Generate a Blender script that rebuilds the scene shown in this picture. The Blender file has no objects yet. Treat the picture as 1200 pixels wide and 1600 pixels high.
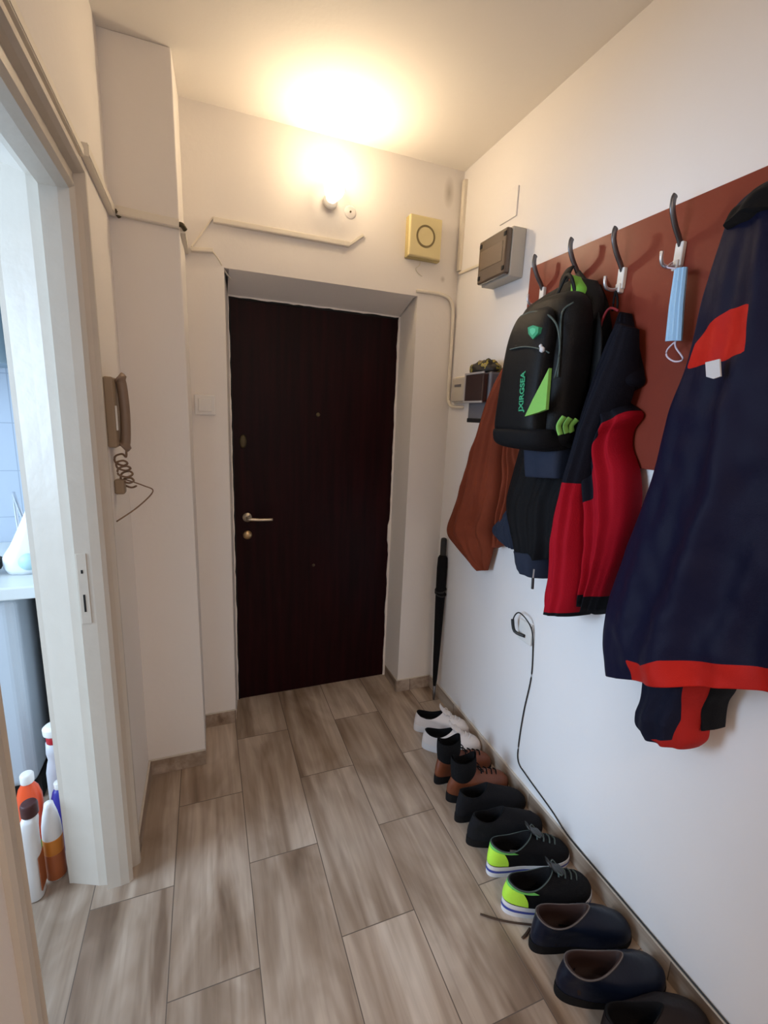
import bpy, bmesh, math, random
from mathutils import Vector, Matrix, noise
S = bpy.context.scene
C = S.collection
PI = math.pi
# ---------------------------------------------------------------- camera, light, exposure
cam = bpy.data.objects.new('camera', bpy.data.cameras.new('camera')); C.objects.link(cam); S.camera = cam
cam.data.sensor_fit = 'VERTICAL'; cam.data.sensor_height = 32; cam.data.lens = 14.3608
cam.data.clip_start = .02
m3 = Matrix([[0.933294, 0.034643, -0.357438], [-0.356672, 0.20528, -0.911397], [0.041801, 0.97809, 0.203943]])
cam.matrix_world = Matrix.Translation((0, 0, 1.4927)) @ m3.to_4x4()
w = bpy.data.worlds.new('world'); S.world = w; w.use_nodes = True
w.node_tree.nodes['Background'].inputs[0].default_value = (.75, .85, 1, 1)
w.node_tree.nodes['Background'].inputs[1].default_value = .3
S.view_settings.view_transform = 'Standard'; S.view_settings.look = 'None'
S.view_settings.gamma = 1; S.view_settings.use_curve_mapping = False
S.view_settings.exposure = 0.34
BULB = 235          # emission of the bulb's dome
def area(name, loc, tgt, sx, sy, power, col):
    l = bpy.data.lights.new(name, 'AREA'); l.shape = 'RECTANGLE'; l.size = sx; l.size_y = sy
    l.energy = power; l.color = col
    o = bpy.data.objects.new(name, l); C.objects.link(o); o.location = loc
    o.rotation_euler = (Vector(tgt) - Vector(loc)).to_track_quat('-Z', 'Y').to_euler()
    return o
area('kitchen_daylight', (-2.9, .95, 1.55), (0, .95, 1.35), 1.5, 1.3, 92, (.58, .77, 1))
area('rear_fill_light', (.45, -1.92, 1.55), (.45, 2, 1.3), 1.1, 1.3, 2.5, (.85, .86, 1))  # added weak fill from behind the camera, paired with an invented window
area('hall_fill_light', (.45, -1.15, 2.52), (.45, -1.0, 0), .5, .5, 12, (1, .76, .58))  # added warm fill behind the camera to lift the column and walls

# ---------------------------------------------------------------- materials
def mat(name, col, rough=.6, metal=0, bump=0, bscale=200, var=0, vscale=8, emit=None, es=0, spec=.5, sheen=0, trans=0, coat=0):
    m = bpy.data.materials.new(name); m.use_nodes = True; nt = m.node_tree; b = nt.nodes['Principled BSDF']
    c = (*col, 1)
    b.inputs['Base Color'].default_value = c; b.inputs['Roughness'].default_value = rough
    b.inputs['Metallic'].default_value = metal; b.inputs['Specular IOR Level'].default_value = spec
    if sheen: b.inputs['Sheen Weight'].default_value = sheen
    if coat: b.inputs['Coat Weight'].default_value = coat
    if trans: b.inputs['Transmission Weight'].default_value = trans
    if emit: b.inputs['Emission Color'].default_value = (*emit, 1); b.inputs['Emission Strength'].default_value = es
    tc = nt.nodes.new('ShaderNodeTexCoord')
    if var:
        n = nt.nodes.new('ShaderNodeTexNoise'); n.inputs['Scale'].default_value = vscale; n.inputs['Detail'].default_value = 4
        nt.links.new(tc.outputs['Object'], n.inputs['Vector'])
        mx = nt.nodes.new('ShaderNodeMix'); mx.data_type = 'RGBA'
        nt.links.new(n.outputs['Fac'], mx.inputs[0])
        mx.inputs[6].default_value = tuple(min(1, x * (1 - var)) for x in col) + (1,)
        mx.inputs[7].default_value = tuple(min(1, x * (1 + var)) for x in col) + (1,)
        nt.links.new(mx.outputs[2], b.inputs['Base Color'])
    if bump:
        n2 = nt.nodes.new('ShaderNodeTexNoise'); n2.inputs['Scale'].default_value = bscale; n2.inputs['Detail'].default_value = 3
        nt.links.new(tc.outputs['Object'], n2.inputs['Vector'])
        bp = nt.nodes.new('ShaderNodeBump'); bp.inputs['Strength'].default_value = bump; bp.inputs['Distance'].default_value = .002
        nt.links.new(n2.outputs['Fac'], bp.inputs['Height']); nt.links.new(bp.outputs[0], b.inputs['Normal'])
    return m
M = dict(
    wall=mat('white_plaster', (.86, .815, .765), .75, bump=.35, bscale=40, var=.02, vscale=3),
    wall2=mat('right_plaster', (.86, .835, .825), .75, bump=.25, bscale=40, var=.015, vscale=3),
    ceil=mat('ceiling_paint', (.86, .815, .75), .85, bump=.2, bscale=60),
    paint=mat('old_gloss_paint', (.61, .56, .485), .35, bump=.5, bscale=25, var=.05, vscale=12),
    trunk=mat('trunking_plastic', (.80, .74, .63), .5, var=.05, vscale=20),
    white=mat('white_plastic', (.82, .80, .76), .35),
    cream=mat('cream_plastic', (.76, .65, .34), .4),
    creamd=mat('dark_cream_edge', (.20, .15, .06), .5),
    black=mat('black_fabric', (.0035, .0035, .0045), .8, spec=.2, bump=.5, bscale=300, ),
    blackp=mat('black_plastic', (.012, .012, .012), .45),
    chrome=mat('satin_metal', (.62, .55, .45), .3, metal=1),
    brass=mat('worn_brass', (.55, .38, .2), .35, metal=1),
    dbrass=mat('dark_brass', (.09, .07, .035), .5, metal=.6),
    steel=mat('dark_steel', (.16, .16, .17), .32, metal=.85),
    lsteel=mat('light_steel', (.62, .64, .68), .3, metal=.8),
    board=mat('red_brown_laminate', (.205, .036, .020), .36, spec=.25, var=.12, vscale=6),
    dark=mat('dark_gap', (.01, .01, .01), .9),
    glass=mat('tinted_cover', (.10, .07, .05), .12, coat=.5),
    grey=mat('grey_plastic', (.16, .15, .16), .5),
    lgrey=mat('grey_box_plastic', (.50, .47, .41), .5),
    blue=mat('pale_blue_cloth', (.36, .58, .80), .85, bump=.3, bscale=200),
    rubberw=mat('white_rubber', (.72, .70, .70), .6),
    leatherw=mat('white_leather', (.74, .69, .67), .5, bump=.2, bscale=150),
    tan=mat('tan_leather', (.16, .042, .014), .5, var=.35, vscale=18, bump=.2, bscale=120),
    knit=mat('black_knit', (.007, .007, .008), .95, spec=.2, bump=1, bscale=220),
    suede=mat('black_suede', (.009, .009, .011), .9, spec=.2, bump=.5, bscale=260),
    neon=mat('neon_yellow_mesh', (.50, .88, .06), .6, bump=.6, bscale=260),
    neong=mat('neon_green_trim', (.16, .55, .12), .6),
    navyl=mat('navy_leather', (.0045, .008, .020), .38, spec=.3, bump=.25, bscale=90, var=.3, vscale=10),
    brownl=mat('dark_brown_leather', (.010, .006, .006), .55, spec=.25, bump=.3, bscale=120),
    lining=mat('brown_lining', (.028, .010, .007), .7),
    edge=mat('leather_edge', (.10, .085, .08), .5),
    cobalt=mat('cobalt_rubber', (.05, .07, .32), .5),
    dsole=mat('dark_sole', (.007, .006, .006), .8, spec=.2),
    rust=mat('rust_suede', (.20, .040, .016), .8, var=.22, vscale=7, bump=.4, bscale=240, spec=.2),
    slate=mat('slate_lining', (.020, .026, .045), .85, spec=.2, bump=.3, bscale=200),
    green=mat('lime_webbing', (.16, .44, .04), .7, bump=.3, bscale=300),
    lime=mat('lime_panel', (.20, .48, .09), .65, bump=.2, bscale=300),
    teal=mat('green_print', (.035, .30, .15), .55),
    nylon=mat('black_nylon', (.004, .004, .0045), .55, spec=.2, bump=.4, bscale=400),
    pipe=mat('grey_piping', (.05, .075, .07), .6),
    tagw=mat('white_satin_tag', (.62, .62, .64), .5),
    red=mat('red_fleece', (.36, .006, .016), .85, bump=.4, bscale=260, sheen=.1),
    orange=mat('orange_red_fabric', (.60, .030, .018), .75, bump=.2, bscale=300),
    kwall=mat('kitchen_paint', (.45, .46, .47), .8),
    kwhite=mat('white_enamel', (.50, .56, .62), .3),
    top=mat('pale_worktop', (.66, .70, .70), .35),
    botw=mat('white_bottle_plastic', (.80, .80, .80), .35),
    boto=mat('orange_bottle_plastic', (.80, .09, .02), .3),
    botb=mat('amber_label', (.62, .22, .03), .45),
    botr=mat('rust_label', (.36, .10, .03), .45),
    capb=mat('brown_cap', (.055, .012, .012), .5),
    redp=mat('red_plastic', (.42, .01, .02), .4),
    bluep=mat('blue_plastic', (.03, .03, .28), .4),
    teall=mat('pale_teal_print', (.45, .66, .68), .5),
    enamelb=mat('blue_grey_enamel', (.16, .24, .36), .3),
    tape=mat('black_yellow_weave', (.02, .015, .008), .6),
)
def wood_floor():
    m = bpy.data.materials.new('wood_look_tiles'); m.use_nodes = True; nt = m.node_tree; N = nt.nodes; L = nt.links
    b = N['Principled BSDF']; tc = N.new('ShaderNodeTexCoord')
    sx = N.new('ShaderNodeSeparateXYZ'); L.new(tc.outputs['Object'], sx.inputs[0])
    ax = N.new('ShaderNodeMath'); ax.operation = 'ADD'; ax.inputs[1].default_value = -1.33 + .3175 + .635 * 20; L.new(sx.outputs['Y'], ax.inputs[0])
    ay = N.new('ShaderNodeMath'); ay.operation = 'ADD'; ay.inputs[1].default_value = -.09 + .232 * 20; L.new(sx.outputs['X'], ay.inputs[0])
    mp2 = N.new('ShaderNodeCombineXYZ'); L.new(ax.outputs[0], mp2.inputs[0]); L.new(ay.outputs[0], mp2.inputs[1])
    br = N.new('ShaderNodeTexBrick'); L.new(mp2.outputs[0], br.inputs[0])
    br.offset = .5; br.offset_frequency = 2; br.squash = 1
    br.inputs['Scale'].default_value = 1; br.inputs['Brick Width'].default_value = .635; br.inputs['Row Height'].default_value = .232
    br.inputs['Mortar Size'].default_value = .0016; br.inputs['Mortar Smooth'].default_value = .2; br.inputs['Bias'].default_value = 0
    br.inputs['Color1'].default_value = (0, 0, 0, 1); br.inputs['Color2'].default_value = (1, 1, 1, 1); br.inputs['Mortar'].default_value = (.5, .5, .5, 1)
    sc = N.new('ShaderNodeVectorMath'); sc.operation = 'SCALE'; sc.inputs['Scale'].default_value = 13
    L.new(br.outputs['Color'], sc.inputs[0])
    ad = N.new('ShaderNodeVectorMath'); ad.operation = 'ADD'; L.new(tc.outputs['Object'], ad.inputs[0]); L.new(sc.outputs[0], ad.inputs[1])
    def grain(sx, sy, scale, detail, dist=0):
        g = N.new('ShaderNodeMapping'); g.inputs['Scale'].default_value = (sx, sy, 1); L.new(ad.outputs[0], g.inputs[0])
        n = N.new('ShaderNodeTexNoise'); n.inputs['Scale'].default_value = scale; n.inputs['Detail'].default_value = detail
        n.inputs['Distortion'].default_value = dist; L.new(g.outputs[0], n.inputs[0]); return n
    g1 = grain(1, .13, 9, 3, .9); g2 = grain(1, .06, 48, 5, .6); g3 = grain(1, .45, 5, 3, 1.2)
    def ramp(src, stops):
        r = N.new('ShaderNodeValToRGB'); L.new(src, r.inputs[0]); e = r.color_ramp.elements
        e[0].position, e[0].color = stops[0][0], (*stops[0][1], 1); e[1].position, e[1].color = stops[-1][0], (*stops[-1][1], 1)
        for p, c in stops[1:-1]:
            x = e.new(p); x.color = (*c, 1)
        return r
    r1 = ramp(g1.outputs['Fac'], [(.30, (.20, .140, .100)), (.40, (.32, .245, .185)), (.50, (.41, .33, .262)), (.62, (.52, .44, .365))])
    r2 = ramp(g2.outputs['Fac'], [(.3, (.84, .82, .80)), (.6, (1.05, 1.05, 1.05))])
    r3 = ramp(g3.outputs['Fac'], [(.38, (.78, .74, .70)), (.6, (1.05, 1.05, 1.05))])
    def mul(a, c):
        x = N.new('ShaderNodeMix'); x.data_type = 'RGBA'; x.blend_type = 'MULTIPLY'; x.inputs[0].default_value = 1
        L.new(a, x.inputs[6]); L.new(c, x.inputs[7]); return x.outputs[2]
    col = mul(mul(r1.outputs[0], r2.outputs[0]), r3.outputs[0])
    r4 = ramp(br.outputs['Color'], [(0, (.90, .89, .88)), (1, (1.10, 1.10, 1.10))])
    col = mul(col, r4.outputs[0])
    mo = N.new('ShaderNodeMix'); mo.data_type = 'RGBA'; L.new(br.outputs['Fac'], mo.inputs[0]); L.new(col, mo.inputs[6])
    mo.inputs[7].default_value = (.12, .09, .07, 1)
    L.new(mo.outputs[2], b.inputs['Base Color'])
    b.inputs['Roughness'].default_value = .42; b.inputs['Specular IOR Level'].default_value = .4
    bp = N.new('ShaderNodeBump'); bp.inputs['Strength'].default_value = .25; bp.inputs['Distance'].default_value = .001
    L.new(g2.outputs['Fac'], bp.inputs['Height']); L.new(bp.outputs[0], b.inputs['Normal'])
    return m
M['floor'] = wood_floor()
def door_wood():
    m = mat('dark_red_veneer', (.02, .005, .005), .42, spec=.12); nt = m.node_tree; N = nt.nodes; L = nt.links; b = N['Principled BSDF']
    tc = N.new('ShaderNodeTexCoord'); g = N.new('ShaderNodeMapping'); g.inputs['Scale'].default_value = (1, 1, .06); L.new(tc.outputs['Object'], g.inputs[0])
    n = N.new('ShaderNodeTexNoise'); n.inputs['Scale'].default_value = 40; n.inputs['Detail'].default_value = 4; L.new(g.outputs[0], n.inputs[0])
    r = N.new('ShaderNodeValToRGB'); L.new(n.outputs['Fac'], r.inputs[0]); e = r.color_ramp.elements
    e[0].position = .3; e[0].color = (.0085, .0015, .0022, 1); e[1].position = .7; e[1].color = (.021, .0030, .0040, 1)
    L.new(r.outputs[0], b.inputs['Base Color']); return m
M['door'] = door_wood()
def smudge_wall():
    m = M['wall'].copy(); m.name = 'back_plaster'; nt = m.node_tree; N = nt.nodes; L = nt.links; b = N['Principled BSDF']
    src = b.inputs['Base Color'].links[0].from_socket
    tc = N.new('ShaderNodeTexCoord'); prev = src
    for (x, z, sx, sz, c, k) in ((1.075, 2.50, .028, .07, (.36, .31, .25), .7), (1.07, 2.135, .014, .016, (.40, .35, .28), .6)):
        mp = N.new('ShaderNodeMapping'); mp.vector_type = 'TEXTURE'; mp.inputs['Location'].default_value = (x, 2.1, z); mp.inputs['Scale'].default_value = (sx, .2, sz)
        L.new(tc.outputs['Object'], mp.inputs[0])
        gr = N.new('ShaderNodeTexGradient'); gr.gradient_type = 'SPHERICAL'; L.new(mp.outputs[0], gr.inputs[0])
        mm = N.new('ShaderNodeMath'); mm.operation = 'MULTIPLY'; mm.inputs[1].default_value = k; mm.use_clamp = True; L.new(gr.outputs['Fac'], mm.inputs[0])
        x_ = N.new('ShaderNodeMix'); x_.data_type = 'RGBA'; L.new(mm.outputs[0], x_.inputs[0]); L.new(prev, x_.inputs[6]); x_.inputs[7].default_value = (*c, 1)
        prev = x_.outputs[2]
    L.new(prev, b.inputs['Base Color']); return m
M['wallb'] = smudge_wall()
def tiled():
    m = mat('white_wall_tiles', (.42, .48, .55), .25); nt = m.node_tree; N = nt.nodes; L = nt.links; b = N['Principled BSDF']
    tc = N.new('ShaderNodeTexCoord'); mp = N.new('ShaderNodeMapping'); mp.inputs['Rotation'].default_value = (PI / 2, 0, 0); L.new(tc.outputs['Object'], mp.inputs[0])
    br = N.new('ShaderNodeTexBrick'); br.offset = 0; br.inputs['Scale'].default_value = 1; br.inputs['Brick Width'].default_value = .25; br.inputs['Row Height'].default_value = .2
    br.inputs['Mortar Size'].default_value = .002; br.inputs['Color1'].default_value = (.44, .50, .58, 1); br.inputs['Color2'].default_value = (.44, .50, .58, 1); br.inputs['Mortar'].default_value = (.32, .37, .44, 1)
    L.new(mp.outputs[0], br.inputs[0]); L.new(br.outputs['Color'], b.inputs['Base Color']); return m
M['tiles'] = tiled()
def weave():
    m = M['tape']; nt = m.node_tree; N = nt.nodes; L = nt.links; b = N['Principled BSDF']
    tc = N.new('ShaderNodeTexCoord'); v = N.new('ShaderNodeTexNoise'); v.inputs['Scale'].default_value = 28; L.new(tc.outputs['Object'], v.inputs[0])
    r = N.new('ShaderNodeValToRGB'); r.color_ramp.interpolation = 'CONSTANT'; L.new(v.outputs['Fac'], r.inputs[0]); e = r.color_ramp.elements
    e[0].position = 0; e[0].color = (.015, .010, .006, 1); e[1].position = .54; e[1].color = (.30, .24, .03, 1)
    x = e.new(.62); x.color = (.20, .14, .10, 1)
    L.new(r.outputs[0], b.inputs['Base Color'])
weave()
def masked(name, base, over, attr, rough=.8, sheen=.05, bump=.4, bscale=260, third=None):
    """cloth with a sewn colour panel: the panel's outline is the zero line of a per-vertex distance"""
    m = mat(name, base, rough, bump=bump, bscale=bscale, spec=.15); nt = m.node_tree; N = nt.nodes; L = nt.links; b = N['Principled BSDF']
    prev = None
    for k, (a, c) in enumerate([(attr, over)] + ([third] if third else [])):
        at = N.new('ShaderNodeAttribute'); at.attribute_name = a
        gt = N.new('ShaderNodeMath'); gt.operation = 'GREATER_THAN'; gt.inputs[1].default_value = 0; L.new(at.outputs['Fac'], gt.inputs[0])
        x = N.new('ShaderNodeMix'); x.data_type = 'RGBA'; L.new(gt.outputs[0], x.inputs[0])
        if prev: L.new(prev, x.inputs[6])
        else: x.inputs[6].default_value = (*base, 1)
        x.inputs[7].default_value = (*c, 1); prev = x.outputs[2]
    L.new(prev, b.inputs['Base Color']); return m

# ---------------------------------------------------------------- helpers
def link(name, me, m, parent=None, smooth=False):
    o = bpy.data.objects.new(name, me); C.objects.link(o)
    if m: me.materials.append(m)
    if parent: o.parent = parent
    if smooth: me.polygons.foreach_set('use_smooth', [True] * len(me.polygons))
    return o
def obj(name, bm, m, parent=None, smooth=False, bevel=0, seg=2, recalc=True, off=None):
    if recalc: bmesh.ops.recalc_face_normals(bm, faces=bm.faces)
    if off: bmesh.ops.translate(bm, vec=-Vector(off), verts=bm.verts)
    me = bpy.data.meshes.new(name); bm.to_mesh(me); bm.free()
    o = link(name, me, m, parent, smooth)
    if bevel:
        md = o.modifiers.new('bevel', 'BEVEL'); md.width = bevel; md.segments = seg; md.limit_method = 'ANGLE'; md.angle_limit = .6
    return o
def tag(o, label, cat, group=None, kind=None):
    if label: o['label'] = label
    if cat: o['category'] = cat
    if group: o['group'] = group
    if kind: o['kind'] = kind
    return o
def thing(name, loc, label, cat, group=None, rz=0):
    o = bpy.data.objects.new(name, None); C.objects.link(o); o.location = loc; o.rotation_euler = (0, 0, rz); o.empty_display_size = .05
    return tag(o, label, cat, group)
def struct(o): o['kind'] = 'structure'; return o
def box(bm, x0, x1, y0, y1, z0, z1):
    vs = [bm.verts.new((x, y, z)) for x in (x0, x1) for y in (y0, y1) for z in (z0, z1)]
    for f in ((0, 1, 3, 2), (4, 6, 7, 5), (0, 4, 5, 1), (2, 3, 7, 6), (0, 2, 6, 4), (1, 5, 7, 3)): bm.faces.new([vs[i] for i in f])
    return vs
def boxes(*bs):
    bm = bmesh.new()
    for b in bs: box(bm, *b)
    return bm
def prism(bm, bot, top):
    """two matching loops of 3-D points joined and capped"""
    a = [bm.verts.new(p) for p in bot]; b = [bm.verts.new(p) for p in top]; n = len(a)
    for i in range(n): bm.faces.new((a[i], a[(i + 1) % n], b[(i + 1) % n], b[i]))
    bm.faces.new(a[::-1]); bm.faces.new(b); return bm
def smoothpath(pts, n=8):
    pts = [Vector(p) for p in pts]; out = []
    for i in range(len(pts) - 1):
        p0 = pts[max(i - 1, 0)]; p1 = pts[i]; p2 = pts[i + 1]; p3 = pts[min(i + 2, len(pts) - 1)]
        for k in range(n):
            t = k / n
            out.append(.5 * ((2 * p1) + (p2 - p0) * t + (2 * p0 - 5 * p1 + 4 * p2 - p3) * t * t + (3 * p1 - p0 - 3 * p2 + p3) * t ** 3))
    out.append(pts[-1]); return out
def tube(bm, pts, r, n=8, flat=1, up=(0, 0, 1)):
    rings = []; u0 = Vector(up)
    for i, p in enumerate(pts):
        p = Vector(p); d = (Vector(pts[min(i + 1, len(pts) - 1)]) - Vector(pts[max(i - 1, 0)])).normalized()
        a = d.cross(u0)
        if a.length < 1e-3: a = d.cross(Vector((1, 0, 0)))
        a.normalize(); b = a.cross(d); rr = r[i] if isinstance(r, (list, tuple)) else r
        rings.append([bm.verts.new(p + a * math.cos(2 * PI * k / n) * rr + b * math.sin(2 * PI * k / n) * rr * flat) for k in range(n)])
    for i in range(len(rings) - 1):
        for k in range(n): bm.faces.new((rings[i][k], rings[i][(k + 1) % n], rings[i + 1][(k + 1) % n], rings[i + 1][k]))
    bm.faces.new(rings[0][::-1]); bm.faces.new(rings[-1]); return bm
def lathe(bm, prof, n=24, loc=(0, 0, 0), axis='Z', sx=1, sy=1):
    rings = []; loc = Vector(loc)
    for r, h in prof:
        ring = []
        for k in range(n):
            a = 2 * PI * k / n; x, y = r * math.cos(a) * sx, r * math.sin(a) * sy
            v = {'Z': (x, y, h), 'X': (h, x, y), 'Y': (x, h, y)}[axis]
            ring.append(bm.verts.new(loc + Vector(v)))
        rings.append(ring)
    for i in range(len(rings) - 1):
        for k in range(n): bm.faces.new((rings[i][k], rings[i][(k + 1) % n], rings[i + 1][(k + 1) % n], rings[i + 1][k]))
    bm.faces.new(rings[0][::-1]); bm.faces.new(rings[-1]); return bm
def extrude_poly(bm, pts, axis, a, b):
    f = {'x': lambda p, h: (h, p[0], p[1]), 'y': lambda p, h: (p[0], h, p[1]), 'z': lambda p, h: (p[0], p[1], h)}[axis]
    return prism(bm, [f(p, a) for p in pts], [f(p, b) for p in pts])
RW, LW, BW, H = 1.149, -.263, 2.10, 2.60
PY, PX = 1.857, -.045

# ================================================================ SETTING
struct(obj('floor', boxes((-3.2, 1.35, -2.2, 2.6, -.1, 0)), M['floor']))
struct(obj('ceiling', boxes((-3.2, 1.35, -2.2, 2.6, H, H + .1)), M['ceil']))
struct(obj('wall_right', boxes((RW, RW + .15, -2.1, BW, 0, H)), M['wall2']))
# back wall with the recess of the entrance door; plaster lips with a broken edge round the door
R1, R2, RZ = .093, .946, 2.046
D1, D2, DZ, DY = .112, .933, 1.985, 2.28
bm = bmesh.new()
box(bm, -.6, R1, BW, 2.42, 0, H); box(bm, R2, RW + .15, BW, 2.42, 0, H); box(bm, R1, R2, BW, 2.42, RZ, H)
prism(bm, [(R1, BW, 0), (D1, DY, 0), (D1, 2.42, 0), (R1, 2.42, 0)], [(R1, BW, RZ), (D1, DY, RZ), (D1, 2.42, RZ), (R1, 2.42, RZ)])
prism(bm, [(R2, BW, 0), (R2, 2.42, 0), (D2 + .004, 2.42, 0), (D2 + .004, DY, 0)], [(R2, BW, RZ), (R2, 2.42, RZ), (D2 + .004, 2.42, RZ), (D2 + .004, DY, RZ)])
prism(bm, [(D1, BW, RZ), (D1, DY, DZ), (D1, 2.42, DZ), (D1, 2.42, RZ)], [(D2, BW, RZ), (D2, DY, DZ), (D2, 2.42, DZ), (D2, 2.42, RZ)])
random.seed(4)
def lip(fn, n):
    a = []; b = []
    for i in range(n + 1):
        t = i / n; j = .003 + .006 * abs(noise.noise(Vector((t * 14, fn(t, 0)[0] * 9, 1)))) + random.random() * .0025
        if .40 < t < .47 and fn(0, 0)[0] > .9: j = .013
        a.append(fn(t, -.012)); b.append(fn(t, j))
    for i in range(n):
        lo = [a[i], a[i + 1], b[i + 1], b[i]]
        prism(bm, [(x, DY - .004, z) for x, z in lo], [(x, DY + .03, z) for x, z in lo])
lip(lambda t, j: (D1 + j, DZ * t), 70); lip(lambda t, j: (D2 - j, DZ * t), 70); lip(lambda t, j: (D1 + (D2 - D1) * t, DZ - j), 34)
struct(obj('wall_back', bm, M['wallb']))
struct(obj('wall_column', prism(bmesh.new(), [(LW - .1, PY, 0), (PX, PY, 0), (PX, BW, 0), (LW - .1, BW, 0)], [(LW - .1, PY, H), (PX - .014, PY, H), (PX - .004, BW, H), (LW - .1, BW, H)]), M['wall'], bevel=.004))
# left wall pierced by the kitchen doorway
OY0, OY1, OZ = .62, 1.466, 2.06
TW = .191
struct(obj('wall_left', boxes((LW - TW, LW, OY1, PY + .3, 0, H), (LW - TW, LW, -2.1, OY0, 0, H), (LW - TW, LW, OY0, OY1, OZ, H)), M['wall']))
# moulded frame lining the doorway: one profile swept up, over and down
prof = [(LW + .008, -.004), (LW + .012, .004), (LW + .012, .018), (LW + .002, .024), (LW - .012, .028), (LW - .016, .052), (LW - .006, .058), (LW - .008, .066),
        (LW - .002, .070), (LW - .012, .080), (LW - .035, .083), (LW - .072, .083), (LW - .074, .066), (LW - .10, .060), (LW - .13, .046), (LW - .175, .026), (LW - .188, .022), (LW - .192, 0)]
bm = bmesh.new(); loops = []
for (yy, zz, sy, sz) in ((OY1, 0, -1, 0), (OY1, OZ, -1, -1), (OY0, OZ, 1, -1), (OY0, 0, 1, 0)):
    loops.append([bm.verts.new((x, yy + sy * o, zz + sz * o)) for x, o in prof])
for a, b in zip(loops, loops[1:]):
    for i in range(len(prof)):
        j = (i + 1) % len(prof); bm.faces.new((a[i], a[j], b[j], b[i]))
bm.faces.new(loops[0]); bm.faces.new(loops[-1][::-1])
fr = struct(obj('trim_1', bm, M['paint']))
sp = obj('strike_plate', boxes((LW - .070, LW - .046, OY1 - .0855, OY1 - .0825, .90, 1.10)), M['paint'], fr, bevel=.001)
obj('latch_slot', boxes((LW - .061, LW - .056, OY1 - .0862, OY1 - .085, .935, .985)), M['dark'], sp)
obj('latch_slot', boxes((LW - .061, LW - .056, OY1 - .0862, OY1 - .085, 1.045, 1.055)), M['dark'], sp)
# tile baseboards
BB = M['floor'].copy(); BB.name = 'tile_skirting'
for n in BB.node_tree.nodes:
    if n.type == 'TEX_BRICK': n.inputs['Row Height'].default_value = .464; n.inputs['Brick Width'].default_value = .6
hb = .067
def skirt(name, *bs):
    o = obj(name, boxes(*bs), BB, bevel=.001); struct(o)
    cap = obj('trim_1', boxes(*[(x0 + .0005, x1 - .0005, y0 + .0005, y1 - .0005, hb, hb + .0025) for x0, x1, y0, y1, z0, z1 in bs]), M['paint']); struct(cap)
skirt('baseboard_right', (RW - .010, RW - .0001, -1.9, BW - .010, 0, hb))
skirt('baseboard_back', (R2, RW - .010, BW - .009, BW - .0001, 0, hb), (R2 - .009, R2, BW - .009, DY - .01, 0, hb), (PX + .001, R1 + .003, BW - .009, BW - .0001, 0, hb))
skirt('baseboard_column', (LW + .009, PX + .001, PY - .009, PY - .0001, 0, hb))
skirt('baseboard_left', (LW + .0001, LW + .009, OY1 + .02, PY - .0001, 0, hb))
# entrance door
dr = struct(obj('door_1', boxes((D1 - .01, D2 + .012, DY + .002, DY + .045, .002, DZ + .01)), M['door']))
hx = .178
h = obj('door_handle', tube(tube(bmesh.new(), [(hx, DY + .001, .982), (hx, DY - .008, .982)], .022, 24), smoothpath([(hx, DY - .006, .982), (hx, DY - .045, .982), (hx + .012, DY - .055, .982), (hx + .06, DY - .055, .978), (hx + .115, DY - .050, .976)], 5), .0075, 10), M['chrome'], dr, smooth=True)
h = obj('lock_cylinder', lathe(bmesh.new(), [(.022, 0), (.022, -.006), (.018, -.010), (.008, -.014)], 24, (hx, DY + .001, .893), 'Y'), M['brass'], dr, smooth=True)
obj('upper_lock_cover', lathe(bmesh.new(), [(.020, 0), (.019, -.005), (.015, -.008)], 24, (hx - .012, DY + .001, 1.348), 'Y', sx=.85, sy=1.6), M['dbrass'], dr, smooth=True)
obj('peephole', lathe(bmesh.new(), [(.011, 0), (.010, -.004), (.006, -.005)], 16, (.523, DY + .001, 1.486), 'Y'), M['dbrass'], dr, smooth=True)
obj('screw_cap', lathe(bmesh.new(), [(.008, 0), (.006, -.003)], 12, (.509, DY + .001, .71), 'Y'), M['dbrass'], dr, smooth=True)
obj('door_edge_trim', boxes((D1, D1 + .012, DY - .003, DY + .002, .002, DZ), (D1 + .012, D2, DY - .003, DY + .002, DZ - .014, DZ)), M['dark'], dr)

# kitchen shell and rear of the hall
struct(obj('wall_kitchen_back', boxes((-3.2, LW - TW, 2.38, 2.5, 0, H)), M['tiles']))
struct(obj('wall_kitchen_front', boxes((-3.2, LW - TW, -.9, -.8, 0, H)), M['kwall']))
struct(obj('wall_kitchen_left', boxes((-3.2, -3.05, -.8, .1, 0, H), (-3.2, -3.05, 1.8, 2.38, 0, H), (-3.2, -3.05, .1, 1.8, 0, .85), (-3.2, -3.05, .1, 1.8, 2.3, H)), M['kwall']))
wn = struct(obj('window_1', boxes((-3.12, -3.06, .1, .16, .85, 2.3), (-3.12, -3.06, 1.74, 1.8, .85, 2.3), (-3.12, -3.06, .92, .98, .85, 2.3), (-3.12, -3.06, .16, 1.74, .85, .91), (-3.12, -3.06, .16, 1.74, 2.24, 2.3)), M['white']))
struct(obj('wall_rear', boxes((LW - TW, -.1, -2.2, -2.1, 0, H), (1.0, RW + .15, -2.2, -2.1, 0, H), (-.1, 1.0, -2.2, -2.1, 0, .85), (-.1, 1.0, -2.2, -2.1, 2.25, H)), M['wall']))
struct(obj('added_rear_window', boxes((-.1, -.04, -2.18, -2.12, .85, 2.25), (.94, 1.0, -2.18, -2.12, .85, 2.25), (-.04, .94, -2.18, -2.12, .85, .91), (-.04, .94, -2.18, -2.12, 2.19, 2.25)), M['white']))  # invented window frame, added to go with the rear fill light

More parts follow.
